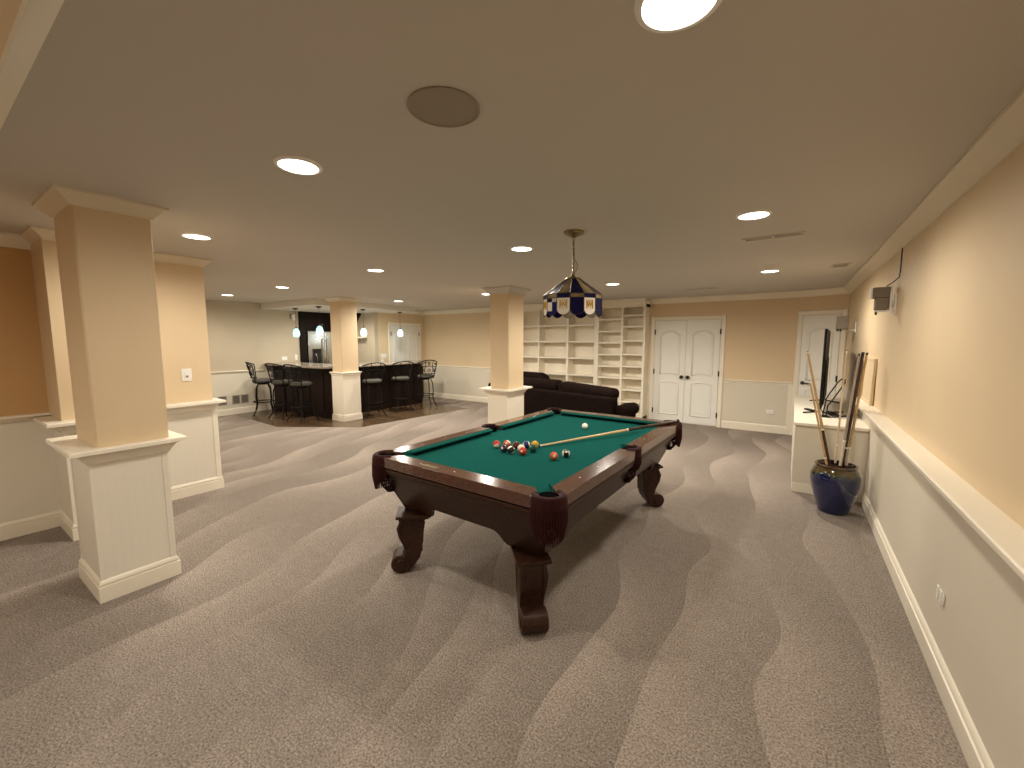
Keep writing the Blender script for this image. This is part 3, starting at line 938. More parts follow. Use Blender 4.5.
# ------------------------------------------------------------------ balls
def ball_mat(name, col, stripe):
    m = bpy.data.materials.new(name)
    m.use_nodes = True
    nt = m.node_tree
    b = nt.nodes['Principled BSDF']
    b.inputs['Roughness'].default_value = 0.12
    b.inputs['Coat Weight'].default_value = 0.4
    N, L = nt.nodes.new, nt.links.new
    tc = N('ShaderNodeTexCoord')
    sp = N('ShaderNodeSeparateXYZ'); L(tc.outputs['Object'], sp.inputs[0])
    ab = N('ShaderNodeMath'); ab.operation = 'ABSOLUTE'; L(sp.outputs['Z'], ab.inputs[0])
    gt = N('ShaderNodeMath'); gt.operation = 'GREATER_THAN'; gt.inputs[1].default_value = 0.0175 if stripe else 1.0
    L(ab.outputs[0], gt.inputs[0])
    a2 = N('ShaderNodeMath'); a2.operation = 'ABSOLUTE'; L(sp.outputs['X'], a2.inputs[0])
    g2 = N('ShaderNodeMath'); g2.operation = 'GREATER_THAN'; g2.inputs[1].default_value = 0.0272; L(a2.outputs[0], g2.inputs[0])
    mx = N('ShaderNodeMath'); mx.operation = 'MAXIMUM'; L(gt.outputs[0], mx.inputs[0]); L(g2.outputs[0], mx.inputs[1])
    mix = N('ShaderNodeMixRGB'); mix.inputs['Color1'].default_value = (*col, 1); mix.inputs['Color2'].default_value = (0.82, 0.76, 0.62, 1)
    L(mx.outputs[0], mix.inputs['Fac']); L(mix.outputs['Color'], b.inputs['Base Color'])
    return m

BR = 0.0286
RED, ORG, PUR, MAR, BLK, BLU, YEL, GRN, IV = (0.50, 0.03, 0.018), (0.62, 0.10, 0.03), (0.035, 0.010, 0.05), (0.10, 0.012, 0.014), (0.012, 0.012, 0.013), (0.012, 0.02, 0.14), (0.66, 0.36, 0.05), (0.01, 0.07, 0.04), (0.82, 0.76, 0.62)
vw, rg = Vector((0.52, -0.81, 0.26)).normalized(), Vector((0.84, 0.54, 0)).normalized()
uu = rg.cross(-vw).normalized()
if uu.z < 0: uu = -uu
balls = [
    ('red and white striped pool ball at the left end of the cluster', -1.850, 2.520, RED, True, uu * 0.8 - vw * 0.62, rg + uu * 0.2),
    ('orange striped pool ball at the back of the cluster beside the leftmost ball', -1.790, 2.575, ORG, True, rg * 0.6 + uu * 0.8, vw - rg * 0.3),
    ('dark purple pool ball with a white number spot at the front of the cluster', -1.735, 2.455, PUR, False, uu, vw * 0.85 - rg * 0.45),
    ('dark maroon pool ball behind the black striped ball in the cluster', -1.710, 2.585, MAR, False, uu, rg + uu * 0.3),
    ('black and white striped pool ball lowest in the cluster', -1.665, 2.445, BLK, True, uu * 0.95 - rg * 0.5 + vw * 0.1, vw * 0.3 + rg),
    ('cream pool ball in the middle of the cluster', -1.628, 2.525, IV, False, uu, vw),
    ('bright red pool ball with number spot at the front right of the cluster', -1.575, 2.465, RED, False, uu, vw * 0.9 - rg * 0.32),
    ('dark blue and white striped pool ball behind the cream ball in the cluster', -1.655, 2.640, BLU, True, rg + uu * 0.3, uu),
    ('yellow pool ball touching the cue tip', -1.602, 2.680, YEL, False, uu, rg),
    ('dark green pool ball under the yellow ball beside the cue tip', -1.555, 2.575, GRN, False, uu, uu * 0.8 - rg * 0.5),
    ('orange-red pool ball with number spot standing apart from the cluster', -1.330, 2.480, ORG, False, uu, vw),
    ('black banded white pool ball beside the lone orange-red ball', -1.292, 2.588, BLK, True, rg, vw * 0.9 + uu * 0.42),
    ('white cue ball alone near the far end of the felt', -1.575, 3.540, (0.86, 0.82, 0.72), False, uu, rg),
]
for i, (lab, x, y, col, stp, ax, spt) in enumerate(balls):
    nm = 'pool_ball' if i < 12 else 'cue_ball'
    o = MB().sphere((0, 0, 0), BR, 28).build(nm, ball_mat('ball_%d' % i, col, stp), ang=180)
    zx = ax.normalized(); xx = (spt - zx * spt.dot(zx)).normalized(); yx = zx.cross(xx)
    o.matrix_world = Matrix(((xx.x, yx.x, zx.x, x), (xx.y, yx.y, zx.y, y), (xx.z, yx.z, zx.z, ZB + BR), (0, 0, 0, 1)))
    tag(o, lab, 'pool ball', 'pool balls on the felt')


# ------------------------------------------------------------------ cues
def cue(label, p0, p1, mats=('maple', 'darkcue'), split=0.68, r0=0.0062, r1=0.0145, name='pool_cue', fer='ferrule'):
    """p0 tip, p1 butt end"""
    p0, p1 = Vector(p0), Vector(p1)
    L = (p1 - p0).length
    o = thing(name, label, 'pool cue')
    o.location = p0
    o.rotation_euler = (p1 - p0).to_track_quat('Z', 'Y').to_euler()
    rr = lambda t: r0 + (r1 - r0) * t
    MB().tube([(0, 0, 0.022), (0, 0, L * split * 0.5), (0, 0, L * split)], [rr(0.02), rr(split * 0.5), rr(split)], 12).build('shaft', mats[0], o)
    MB().tube([(0, 0, L * split + 0.012), (0, 0, L - 0.03)], [rr(split), r1], 12).build('butt', mats[1], o)
    MB().tube([(0, 0, L * split - 0.001), (0, 0, L * split + 0.013)], rr(split) + 0.001, 12).build('joint_ring', 'ferrule', o)
    MB().tube([(0, 0, 0.006), (0, 0, 0.023)], r0, 12).build('ferrule', fer, o)
    MB().tube([(0, 0, 0), (0, 0, 0.007)], r0 * 0.95, 10).build('tip', 'black', o)
    MB().tube([(0, 0, L - 0.03), (0, 0, L)], r1 + 0.0005, 12).build('bumper', 'black', o)
    return o

cue('two-tone pool cue lying across the green felt onto the far rail', (-1.585, 2.715, ZB + 0.012), (-0.875, 4.115, ZR + 0.020), ('maple', 'darkcue'), 0.58, 0.0072, 0.0165)

# ------------------------------------------------------------------ stained glass lamp
LX, LY = -1.43, 2.94
lp = thing('billiard_lamp', 'stained glass hanging lamp in navy, amber and white above the pool table', 'lamp', (LX, LY, 0), math.radians(0))
MB().lathe([(0.001, H - 0.045), (0.02, H - 0.042), (0.045, H - 0.030), (0.072, H - 0.020), (0.078, H - 0.008), (0.078, H), (0.001, H)], seg=28).build('canopy', 'brass', lp)
ch = MB()
zt, zbm, nl = H - 0.045, 2.085, 15
for i in range(nl):
    zc = zt + (zbm - zt) * (i + 0.5) / nl
    hl = (zt - zbm) / nl * 0.72
    pts = []
    for k in range(10):
        a = 2 * PI * k / 10
        u, v_ = 0.010 * math.cos(a), hl * math.sin(a)
        pts.append((u, 0, zc + v_) if i % 2 == 0 else (0, u, zc + v_))
    ch.tube(pts, 0.0034, 5, closed=True)
ch.build('chain', 'chain', lp)
cdm = MB(); cdm.tube([(0.004, 0.003, H - 0.05), (-0.008, 0.006, 2.3), (0.01, -0.006, 2.2), (0.035, 0.0, 2.155), (0.03, 0.0, 2.12), (0.008, 0.0, 2.09)], 0.003, 6)
cdm.build('cord', 'brass', lp)
MB().lathe([(0.001, 2.095), (0.012, 2.09), (0.014, 2.075), (0.03, 2.062), (0.055, 2.058), (0.058, 2.048), (0.001, 2.048)], seg=20).build('cap', 'brass', lp)
NS = 14
RT, RB, ZT, ZC, ZBD, ZSK = 0.055, 0.225, 2.05, 1.925, 1.893, 1.80
PH = math.radians(-56 + 0)           # a navy panel turned toward the camera
cone, band, skirt, lead, emb = MB(), MB(), MB(), MB(), MB()
embs = []
names = ['navy', 'amber', 'milk', 'violet', 'haze', 'blue']
def pt3(r, a, z): return (r * math.cos(a), r * math.sin(a), z)
for i in range(NS):
    a0, a1 = PH + (i - 0.5) * 2 * PI / NS, PH + (i + 0.5) * 2 * PI / NS
    am = (a0 + a1) / 2
    even = i % 2 == 0
    # cone
    cone.add([pt3(RT, a0, ZT), pt3(RT, a1, ZT), pt3(RB, a1, ZC), pt3(RB, a0, ZC), pt3(RT - 0.004, a0, ZT), pt3(RT - 0.004, a1, ZT), pt3(RB - 0.005, a1, ZC), pt3(RB - 0.005, a0, ZC)],
             [(0, 1, 2, 3), (7, 6, 5, 4), (0, 3, 7, 4), (1, 5, 6, 2), (0, 4, 5, 1), (3, 2, 6, 7)], (0 if i in (0, 6, 8) else 3) if even else 1)
    band.add([pt3(RB, a0, ZC), pt3(RB, a1, ZC), pt3(RB, a1, ZBD), pt3(RB, a0, ZBD), pt3(RB - 0.004, a0, ZC), pt3(RB - 0.004, a1, ZC), pt3(RB - 0.004, a1, ZBD), pt3(RB - 0.004, a0, ZBD)],
             [(0, 1, 2, 3), (7, 6, 5, 4), (0, 3, 7, 4), (1, 5, 6, 2), (0, 4, 5, 1), (3, 2, 6, 7)], 1 if even else 0)
    # skirt with rounded lower edge
    P0, P1 = Vector(pt3(RB, a0, 0)), Vector(pt3(RB, a1, 0))
    outn = Vector((math.cos(am), math.sin(am), 0))
    def sk(u, z, d=0.0): return tuple(P0 + (P1 - P0) * u + outn * d + Vector((0, 0, z)))
    n = 10
    low = [(k / n, ZSK - 0.032 * math.sin(PI * k / n) ** 0.7) for k in range(n + 1)]
    pol = [(0, ZBD), (1, ZBD)] + list(reversed(low))
    if i in (12, 3, 9):               # chequered white and navy panels
        mm = 2
        for (u0, u1, z0, z1, q) in ((0, 0.5, ZBD - 0.028, ZBD, 0), (0.5, 1, ZBD - 0.028, ZBD, 4), (0, 0.5, ZSK, ZBD - 0.028, 2), (0.5, 1, ZSK, ZBD - 0.028, 5)):
            skirt.extr([(u0, z0), (u1, z0), (u1, z1), (u0, z1)], lambda a, b, t: sk(a, b, t), 0, -0.004, q)
        skirt.extr([(0, ZSK), (1, ZSK)] + list(reversed(low))[1:-1], lambda a, b, t: sk(a, b, t), 0, -0.004, 5)
    else:
        skirt.extr(pol, lambda a, b, t: sk(a, b, t), 0, -0.004, (0 if i in (0, 2) else 5) if even else 2)
        if not even and i not in (12, 3, 9):
            # gold block emblem: two interlocked zigzag letters on a pale gold ground
            def st(u0, z0, u1, z1, wd=0.0030, d=0.0012):
                A, B = Vector(sk(u0, z0, d)), Vector(sk(u1, z1, d))
                emb.tube([A, B], wd, 4)
            zb_, zt_ = ZSK + 0.018, ZBD - 0.018
            zm_ = (zb_ + zt_) / 2
            for u in (0.24, 0.42, 0.58, 0.76):
                pass
            st(0.24, zb_, 0.24, zt_); st(0.24, zt_, 0.42, zb_ + 0.012); st(0.42, zb_ + 0.012, 0.50, zt_ - 0.010); st(0.50, zt_ - 0.010, 0.58, zb_ + 0.012); st(0.58, zb_ + 0.012, 0.76, zt_); st(0.76, zt_, 0.76, zb_)
            for u, z in ((0.24, zt_), (0.24, zb_), (0.76, zt_), (0.76, zb_), (0.42, zb_ + 0.002), (0.58, zb_ + 0.002), (0.42, zt_), (0.58, zt_)):
                st(u - 0.07, z, u + 0.07, z, 0.0022)
            st(0.24, zb_, 0.42, zt_, 0.002); st(0.58, zt_, 0.76, zb_, 0.002); st(0.24, zm_, 0.76, zm_, 0.002)
            embs.append(emb); emb = MB()
    # lead lines
    lead.tube([pt3(RT, a0, ZT), pt3(RB, a0, ZC), pt3(RB, a0, ZSK)], 0.003, 5)
    lead.tube([pt3(RB, a0, ZC), pt3(RB, a1, ZC)], 0.0035, 5)
    lead.tube([pt3(RB, a0, ZBD), pt3(RB, a1, ZBD)], 0.0025, 5)
    lead.tube([pt3(RT, a0, ZT), pt3(RT, a1, ZT)], 0.003, 5)
    lead.tube([sk(u, z) for u, z in low], 0.003, 5)
shd = cone.build('shade', names, lp, smooth=False)
band.build('shade_band', names, lp, smooth=False)
skr = skirt.build('shade_skirt', names, lp, smooth=False)
lead.build('leading', 'lead', shd)
for emb in embs: emb.build('emblem', 'gold', skr, smooth=False)

# ================================================================== BOOKCASES
def bookcase(label, x0, x1, bays, shelves, y0, y1, side=0.045):
    o = thing('built_in_bookcase', label, 'bookcase', (0, 0, 0), 0, 'built-in bookcases on the back wall')
    fr = MB()
    fr.box(x0, x1, y1 - 0.015, y1, 0, H - 0.002)
    fr.box(x0, x1, y0, y1, 0.0, 0.09)
    fr.box(x0, x1, y0, y1, H - 0.16, H - 0.002)
    fr.run([(0, H - 0.10), (0.012, H - 0.10), (0.03, H - 0.07), (0.06, H - 0.035), (0.075, H - 0.02), (0.075, H - 0.002), (0, H - 0.002)], (x0, y0), (x1, y0), (0, -1))
    fr.build('case', 'trim', o)
    xs = [x0] + bays + [x1]
    for i, x in enumerate(xs):
        wd = side
        a = x if i == 0 else (x - wd if i == len(xs) - 1 else x - wd / 2)
        MB().box(a, a + wd, y0 - 0.006, y1 - 0.01, 0.0, H - 0.10).build('upright', 'trim', o, bevel=0.003)
    for i in range(len(xs) - 1):
        for z in shelves[i]:
            MB().box(xs[i] + 0.02, xs[i + 1] - 0.02, y0 + 0.012, y1 - 0.012, z - 0.032, z).build('shelf', 'trim', o, bevel=0.003)
    return o

Y0B = 8.12
wide = [1.93, 1.58, 1.23, 0.87, 0.51]
bookcase('wide white built-in bookcase with three bays behind the sofa', -5.40, -3.40, [-4.78, -4.06], [wide, wide, wide], Y0B, YB)
nar = [2.03, 1.79, 1.56, 1.32, 1.08, 0.85, 0.61, 0.37]
bookcase('narrow white built-in bookcase with many shelves beside the double doors', -3.398, -2.40, [-2.86], [nar, [2.10] + [1.88, 1.60] + [1.33, 1.09, 0.86, 0.62, 0.38]], Y0B, YB)

# ================================================================== SOFA
sf = thing('sectional_sofa', 'dark brown suede sectional sofa seen from behind, in front of the bookcases', 'sofa', (-2.30, 6.20, 0), math.radians(-10))
# local: x runs left (negative) along the back, y away from the camera
def cushion(name, x0, x1, y0, y1, z0, z1, b=0.06, sag=0.0, lean=0.0):
    mb = MB(); mb.box(x0, x1, y0, y1, z0, z1)
    mb.v = [(x, y + lean * (z - z0), z - (sag * (x - x0) / (x1 - x0) if z > z0 else 0)) for x, y, z in mb.v]
    return mb.build(name, 'sofa', sf, bevel=b, seg=4)
cushion('base_frame', -2.90, -0.05, 0.06, 0.68, 0.06, 0.34, 0.03)
cushion('backrest', -2.90, -0.03, 0.0, 0.24, 0.06, 0.735, 0.05, 0.03)
cushion('back_cushion', -2.55, -1.15, 0.03, 0.33, 0.66, 0.885, 0.09)
cushion('back_cushion', -1.14, -0.04, 0.03, 0.33, 0.64, 0.875, 0.08, 0.055)
cushion('seat_cushion', -2.55, -1.15, 0.28, 0.70, 0.34, 0.48, 0.05)
cushion('seat_cushion', -1.14, -0.04, 0.28, 0.70, 0.34, 0.48, 0.05)
mb = MB(); mb.box(-0.02, 0.14, 0.10, 0.52, 0.06, 0.50); mb.tube([(0.09, 0.08, 0.485), (0.09, 0.3, 0.495), (0.09, 0.54, 0.485)], [0.098, 0.104, 0.098], 18)
mb.build('armrest', 'sofa', sf, bevel=0.03, seg=3)
# corner piece with a higher slanted back at the left
mb = MB(); mb.extr([(-3.24, 0.40), (-1.76, 0.40), (-1.80, 0.72), (-1.90, 0.90), (-2.02, 0.945), (-3.00, 0.945), (-3.16, 0.91), (-3.24, 0.82)], lambda p, q, t: (p, t, q), 0.50, 0.78)
mb.build('corner_back', 'sofa', sf, bevel=0.05, seg=3)
cushion('corner_seat', -2.95, -1.70, 0.74, 1.25, 0.30, 0.46, 0.05)
cushion('corner_base', -2.98, -1.66, 0.50, 1.28, 0.06, 0.42, 0.03)
for x, y in ((-2.82, 0.1), (-0.1, 0.12), (0.08, 0.2), (0.08, 0.45), (-2.9, 1.2), (-1.75, 1.2)):
    MB().lathe([(0.02, 0), (0.03, 0.065)], (x, y, 0), 10).build('foot', 'espresso', sf)

# ================================================================== BAR AND KITCHEN
br = thing('home_bar', 'L-shaped dark wood bar with stone top and raised panels', 'bar')
mb = MB()
BX, BY = -7.80, 4.80
mb.prism([(XL + 0.01, BY), (BX, BY), (BX, 7.42), (BX - 0.5, 7.42), (BX - 0.5, BY + 0.5), (XL + 0.01, BY + 0.5)], 0.006, 1.03)
mb.build('body', 'espresso', br)
mb = MB()
for i in range(4):
    x = XL + 0.08 + i * 0.5
    mb.box(x, x + 0.44, BY - 0.012, BY, 0.15, 0.95)
for i in range(6):
    y = BY + 0.45 + i * 0.38
    mb.box(BX, BX + 0.012, y, y + 0.32, 0.15, 0.95)
mb.box(XL + 0.01, BX + 0.015, BY - 0.015, BY, 0.006, 0.11); mb.box(BX, BX + 0.015, BY, 7.42, 0.006, 0.11)
mb.build('panels', 'panelwood', br, bevel=0.004)
mb = MB()
mb.prism([(BX + 0.02, BY - 0.02), (-7.57, 4.93), (-7.57, 5.05), (BX + 0.02, 5.25)], 0.006, 1.03)
mb.build('corner_panel', 'panelwood', br)
top = [(XL + 0.005, BY - 0.20)] + [(-8.3, BY - 0.23), (-7.70, BY - 0.20), (-7.565, BY - 0.08), (-7.565, 5.20), (-7.52, 5.35), (-7.52, 7.42), (-7.60, 7.55), (BX - 0.55, 7.55), (BX - 0.55, BY + 0.55), (XL + 0.005, BY + 0.55)]
MB().prism(top, 1.03, 1.07).build('counter_top', 'granite', br, bevel=0.008)

# tall cabinet surround with the refrigerator
sr = thing('refrigerator_surround', 'tall espresso wood cabinet surround framing the steel refrigerator', 'cabinet')
XFc = -9.83
mb = MB(); mb.box(XL - 0.69, XFc, 5.465, 5.60, 0.005, ZK - 0.003); mb.build('side_panel', 'espresso', sr)
mb = MB(); mb.box(XL - 0.69, XFc, 6.50, 6.615, 0.005, ZK - 0.003); mb.build('side_panel', 'espresso', sr)
MB().box(XL - 0.69, XFc - 0.02, 5.60, 6.50, 1.83, ZK - 0.003).build('cabinet_box', 'espresso', sr)
for y in (5.605, 6.053):
    d = MB(); d.box(XFc - 0.02, XFc, y, y + 0.443, 1.84, ZK - 0.03); d.box(XFc, XFc + 0.006, y + 0.06, y + 0.383, 1.90, ZK - 0.08)
    dd = d.build('door', 'panelwood', sr, bevel=0.003)
    MB().tube([(XFc + 0.03, y + 0.40, 1.90), (XFc + 0.03, y + 0.40, 2.0)], 0.005, 8).build('handle', 'steel', dd)
fg = thing('refrigerator', 'stainless steel refrigerator with water dispenser behind the bar', 'refrigerator')
MB().box(XL - 0.66, XFc - 0.03, 5.61, 6.49, 0.02, 1.80).build('body', 'dark_glass', fg)
XF2 = XFc + 0.04
for k, (a, b) in enumerate(((5.615, 6.04), (6.05, 6.485))):
    d = MB(); d.box(XFc - 0.03, XF2, a, b, 0.03, 1.81)
    if k == 0:
        d.box(XF2 - 0.005, XF2 + 0.004, a + 0.09, a + 0.33, 0.98, 1.38, 1); d.box(XF2, XF2 + 0.012, a + 0.13, a + 0.29, 1.29, 1.35, 2)
        d.box(XF2, XF2 + 0.03, a + 0.11, a + 0.31, 0.99, 1.01); d.tube([(XF2 + 0.01, a + 0.19, 1.02), (XF2 + 0.02, a + 0.21, 1.16), (XF2 + 0.012, a + 0.17, 1.26)], 0.012, 8)
    dd = d.build('door', ['steel', 'dark_glass', 'black'], fg, bevel=0.012)
    y = b - 0.05 if k == 0 else a + 0.05
    MB().tube([(XF2, y, 0.55), (XF2 + 0.045, y, 0.58), (XF2 + 0.055, y, 1.1), (XF2 + 0.045, y, 1.60), (XF2, y, 1.63)], 0.016, 10).build('handle', 'steel', dd)
# back counter, shelf and wall cabinet beyond the refrigerator
bc = thing('back_counter', 'low dark kitchen counter beside the refrigerator', 'counter')
MB().box(XL + 0.005, -9.28, 6.63, YS - 0.012, 0.006, 0.9).build('base_cabinet', 'espresso', bc)
MB().box(XL + 0.005, -9.25, 6.63, YS - 0.012, 0.9, 0.94).build('counter_top', 'granite', bc)
ws = thing('wall_shelf', 'white floating shelf on the taupe wall right of the bar column', 'shelf')
MB().box(-9.85, -8.98, YS - 0.19, YS - 0.012, 1.645, 1.675).build('board', 'trim', ws, bevel=0.004)
for x in (-9.7, -9.2):
    MB().extr([(YS - 0.012, 1.645), (YS - 0.14, 1.645), (YS - 0.14, 1.635), (YS - 0.03, 1.60), (YS - 0.012, 1.56)], lambda a, b, t: (t, a, b), x, x + 0.02).build('bracket', 'trim', ws)
hd = thing('wall_cabinet', 'dark slant-fronted wall cabinet above the white shelf', 'cabinet')
MB().extr([(-9.88, 1.86), (-9.60, 1.86), (-9.20, 2.24), (-9.20, 2.275), (-9.88, 2.275)], lambda a, b, t: (a, t, b), 6.50, YS - 0.012).build('body', 'espresso', hd)
MB().tube([(-9.42, 6.495, 2.10), (-9.36, 6.495, 2.16)], 0.006, 8).build('handle', 'steel', hd)


# ------------------------------------------------------------------ bar stools
st = thing('bar_stool', 'x', 'bar stool', (0, 0, 0), 0, 'wrought iron bar stools')
# local: sitter faces +y
MB().lathe([(0.001, 0.705), (0.17, 0.705), (0.195, 0.72), (0.20, 0.745), (0.185, 0.768), (0.13, 0.782), (0.001, 0.788)], seg=24).build('seat', 'seat', st)
mb = MB(); mb.lathe([(0.001, 0.655), (0.09, 0.66), (0.10, 0.68), (0.17, 0.69), (0.185, 0.705), (0.001, 0.707)], seg=24)
mb.build('swivel_plate', 'iron', st)
for sx in (-1, 1):
    for sy in (-1, 1):
        MB().tube([(sx * 0.09, sy * 0.09, 0.67), (sx * 0.125, sy * 0.125, 0.58), (sx * 0.135, sy * 0.135, 0.40), (sx * 0.125, sy * 0.125, 0.26), (sx * 0.15, sy * 0.15, 0.12), (sx * 0.205, sy * 0.205, 0.013)], 0.012, 8).build('leg', 'iron', st)
mb = MB(); mb.tube([(0.19 * math.cos(2 * PI * k / 24), 0.19 * math.sin(2 * PI * k / 24), 0.30) for k in range(24)], 0.011, 8, closed=True)
mb.build('foot_ring', 'iron', st)
bk = MB()
def bp(u, z):                        # point on the curved back: u in -1..1
    a = -PI / 2 + u * 0.95
    r = 0.20 + 0.10 * (z - 0.70) / 0.42
    return (r * math.cos(a), r * math.sin(a) * 0.95, z)
for u in (-1, 1):
    bk.tube([bp(u * 0.9, 0.70), bp(u * 0.95, 0.85), bp(u, 1.0), bp(u * 0.97, 1.08)], 0.011, 8)
bk.tube([bp(-1 + 2 * k / 16, 1.07 + 0.06 * math.sin(PI * k / 16)) for k in range(17)], 0.012, 8)
bk.tube([bp(-1 + 2 * k / 16, 0.80 + 0.01 * math.sin(PI * k / 16)) for k in range(17)], 0.009, 8)
bk.tube([bp(-1 + 2 * k / 16, 0.96 + 0.03 * math.sin(PI * k / 16)) for k in range(17)], 0.008, 8)
for u in (-0.35, 0.35):
    bk.tube([bp(u, 0.80), bp(u * 1.3, 0.90), bp(u * 0.9, 1.0), bp(u, 1.11)], 0.008, 8)
bk.build('back_frame', 'iron', st)
for u0, s in ((-0.68, 1), (0.68, -1), (0.0, 1)):
    for zc, rr_ in ((0.88, 0.05), (1.03, 0.035)):
        pts = []
        for k in range(22):
            t = k / 21 * 2.6 * PI
            q = rr_ * (1 - 0.75 * k / 21)
            pts.append(bp(u0 + s * q / 0.26 * math.cos(t), zc + q * math.sin(t)))
        MB().tube(pts, 0.0075, 6).build('scroll', 'iron', st)
stools = [
    ((-9.22, 4.26), math.radians(-28), 'wrought iron bar stool nearest the taupe wall, scroll back in clear view'),
    ((-8.55, 4.33), math.radians(12), 'middle wrought iron bar stool on the bar side facing left of the column'),
    ((-7.92, 4.36), math.radians(10), 'wrought iron bar stool against the bar front just left of the bar column'),
    ((-7.25, 5.50), math.radians(72), 'wrought iron bar stool just right of the bar column'),
    ((-7.25, 6.26), math.radians(72), 'middle wrought iron bar stool on the bar side right of the column'),
    ((-7.25, 7.02), math.radians(66), 'wrought iron bar stool at the free end of the bar, farthest right'),
]
for i, ((x, y), rz, lab) in enumerate(stools):
    if i == 0:
        st.location = (x, y, 0.004); st.rotation_euler = (0, 0, rz); st['label'] = lab
    else:
        dup(st, (x, y, 0.004), rz, lab)

# ------------------------------------------------------------------ bar pendants
def pendant(x, y, m, zb, lab):
    o = thing('pendant_light', lab, 'pendant light', (x, y, 0), 0, 'glass pendants over the bar')
    MB().lathe([(0.001, ZK - 0.035), (0.02, ZK - 0.033), (0.055, ZK - 0.015), (0.06, ZK), (0.001, ZK)], seg=20).build('canopy', 'bronze', o)
    MB().tube([(0, 0, zb + 0.21), (0, 0, ZK - 0.03)], 0.003, 6).build('cord', 'bronze', o)
    MB().lathe([(0.001, zb + 0.225), (0.010, zb + 0.22), (0.016, zb + 0.20), (0.022, zb + 0.172), (0.001, zb + 0.168)], seg=14).build('socket', 'bronze', o)
    MB().lathe([(0.020, zb + 0.182), (0.038, zb + 0.166), (0.060, zb + 0.13), (0.070, zb + 0.085), (0.068, zb + 0.04), (0.056, zb + 0.007), (0.046, zb), (0.042, zb + 0.004), (0.052, zb + 0.013), (0.064, zb + 0.04), (0.065, zb + 0.085), (0.055, zb + 0.125), (0.034, zb + 0.160), (0.020, zb + 0.174)], seg=24).build('glass_shade', m, o)
    d = bpy.data.lights.new('bulb', 'POINT'); d.energy = 5; d.color = (0.85, 1.0, 0.95); d.shadow_soft_size = 0.03
    b = bpy.data.objects.new('bulb', d); C.objects.link(b); b.parent = o; b.location = (0, 0, zb - 0.02)
    return o
pendant(-9.03, 4.92, 'aqua', 1.66, 'aqua glass pendant hanging nearest the taupe wall')
pendant(-8.13, 4.92, 'aqua', 1.70, 'aqua glass pendant in front of the steel refrigerator')
pendant(-8.02, 5.90, 'iceblue', 1.68, 'icy blue glass pendant just right of the bar column')
pendant(-8.02, 6.95, 'iceblue', 1.68, 'icy blue glass pendant in front of the double doors')

# ================================================================== RIGHT SIDE: MEDIA BENCH AND THINGS ON IT
BT = 0.745
bn = thing('media_bench', 'low cream built-in media bench against the right wall', 'cabinet')
mb = MB(); mb.box(0.06, XR - 0.002, 5.20, 7.75, 0.0, BT - 0.03); mb.build('carcass', 'wains', bn)
mb = MB(); mb.box(0.045, XR - 0.002, 5.17, 7.85, BT - 0.03, BT); mb.build('top_board', 'trim', bn, bevel=0.004)
mb = MB(); mb.box(0.06, XR - 0.05, 5.195, 5.2, 0, 0.1)
for y in (5.25, 6.08, 6.91):
    mb.box(0.053, 0.06, y, y + 0.78, 0.10, BT - 0.06)
mb.build('front_trim', 'trim', bn, bevel=0.003)

tv = thing('television', 'black flat television standing edge-on on the media bench', 'television', (0.282, 5.78, BT), math.radians(-4.2))
# local: y runs along the screen, screen looks to -x
mb = MB(); mb.box(-0.012, 0.012, 0.0, 1.55, 0.07, 0.975); mb.box(0.012, 0.022, 0.15, 1.40, 0.10, 0.62)
mb.build('cabinet', 'black', tv, bevel=0.006)
MB().box(-0.0135, -0.012, 0.012, 1.538, 0.085, 0.962).build('screen', 'dark_glass', tv)
for y in (0.10, 1.35):
    f = MB(); f.tube([(-0.16, y - 0.02, 0.010), (-0.02, y, 0.030), (0, y, 0.075), (0.02, y, 0.030), (0.17, y - 0.03, 0.010)], 0.009, 8)
    f.build('foot', 'black', tv)
# black wire loop aerial
lo = thing('loop_aerial', 'thin black looped wire aerial leaning right beside the television', 'aerial', (0.325, 5.72, BT), 0)
MB().lathe([(0.001, 0), (0.05, 0), (0.05, 0.01), (0.02, 0.018), (0.001, 0.018)], seg=16).build('base', 'black', lo)
mb = MB(); mb.tube([(-0.02, 0, 0.015), (0.0, 0, 0.20), (0.03, 0.0, 0.27), (0.09, 0.0, 0.39), (0.12, 0, 0.43), (0.15, 0, 0.425), (0.152, 0, 0.39), (0.06, 0, 0.20), (0.02, 0, 0.13), (0.01, 0, 0.015)], 0.0065, 8)
mb.build('loop', 'black', lo)
# cables
mb = MB()
random.seed(4)
for k in range(4):
    pts = [(0.37 + 0.03 * k, 5.66 + 0.05 * k, BT + 0.006)]
    for j in range(1, 7):
        pts.append((0.435 + 0.075 * math.sin(j * 0.9 + k), 5.62 + 0.07 * j + 0.05 * math.cos(j * 1.3 + k * 2), BT + 0.008 + 0.03 * abs(math.sin(j * 1.1 + k))))
    mb.tube(pts, 0.005, 6)
cb = mb.build('cable_tangle', 'black')
tag(cb, 'tangle of black cables on the bench at the foot of the television', 'cables')
o = thing('remote_control', 'small black remote control lying left of the television on the bench', 'remote control', (0.20, 6.15, BT), 0.5)
MB().box(-0.025, 0.025, -0.08, 0.08, 0.0, 0.02).build('body', 'black', o, bevel=0.008)
mb = MB()
for i in range(2):
    for j in range(4):
        mb.box(-0.015 + i * 0.018, -0.003 + i * 0.018, -0.06 + j * 0.03, -0.048 + j * 0.03, 0.019, 0.022)
mb.build('buttons', 'vent_dark', o)

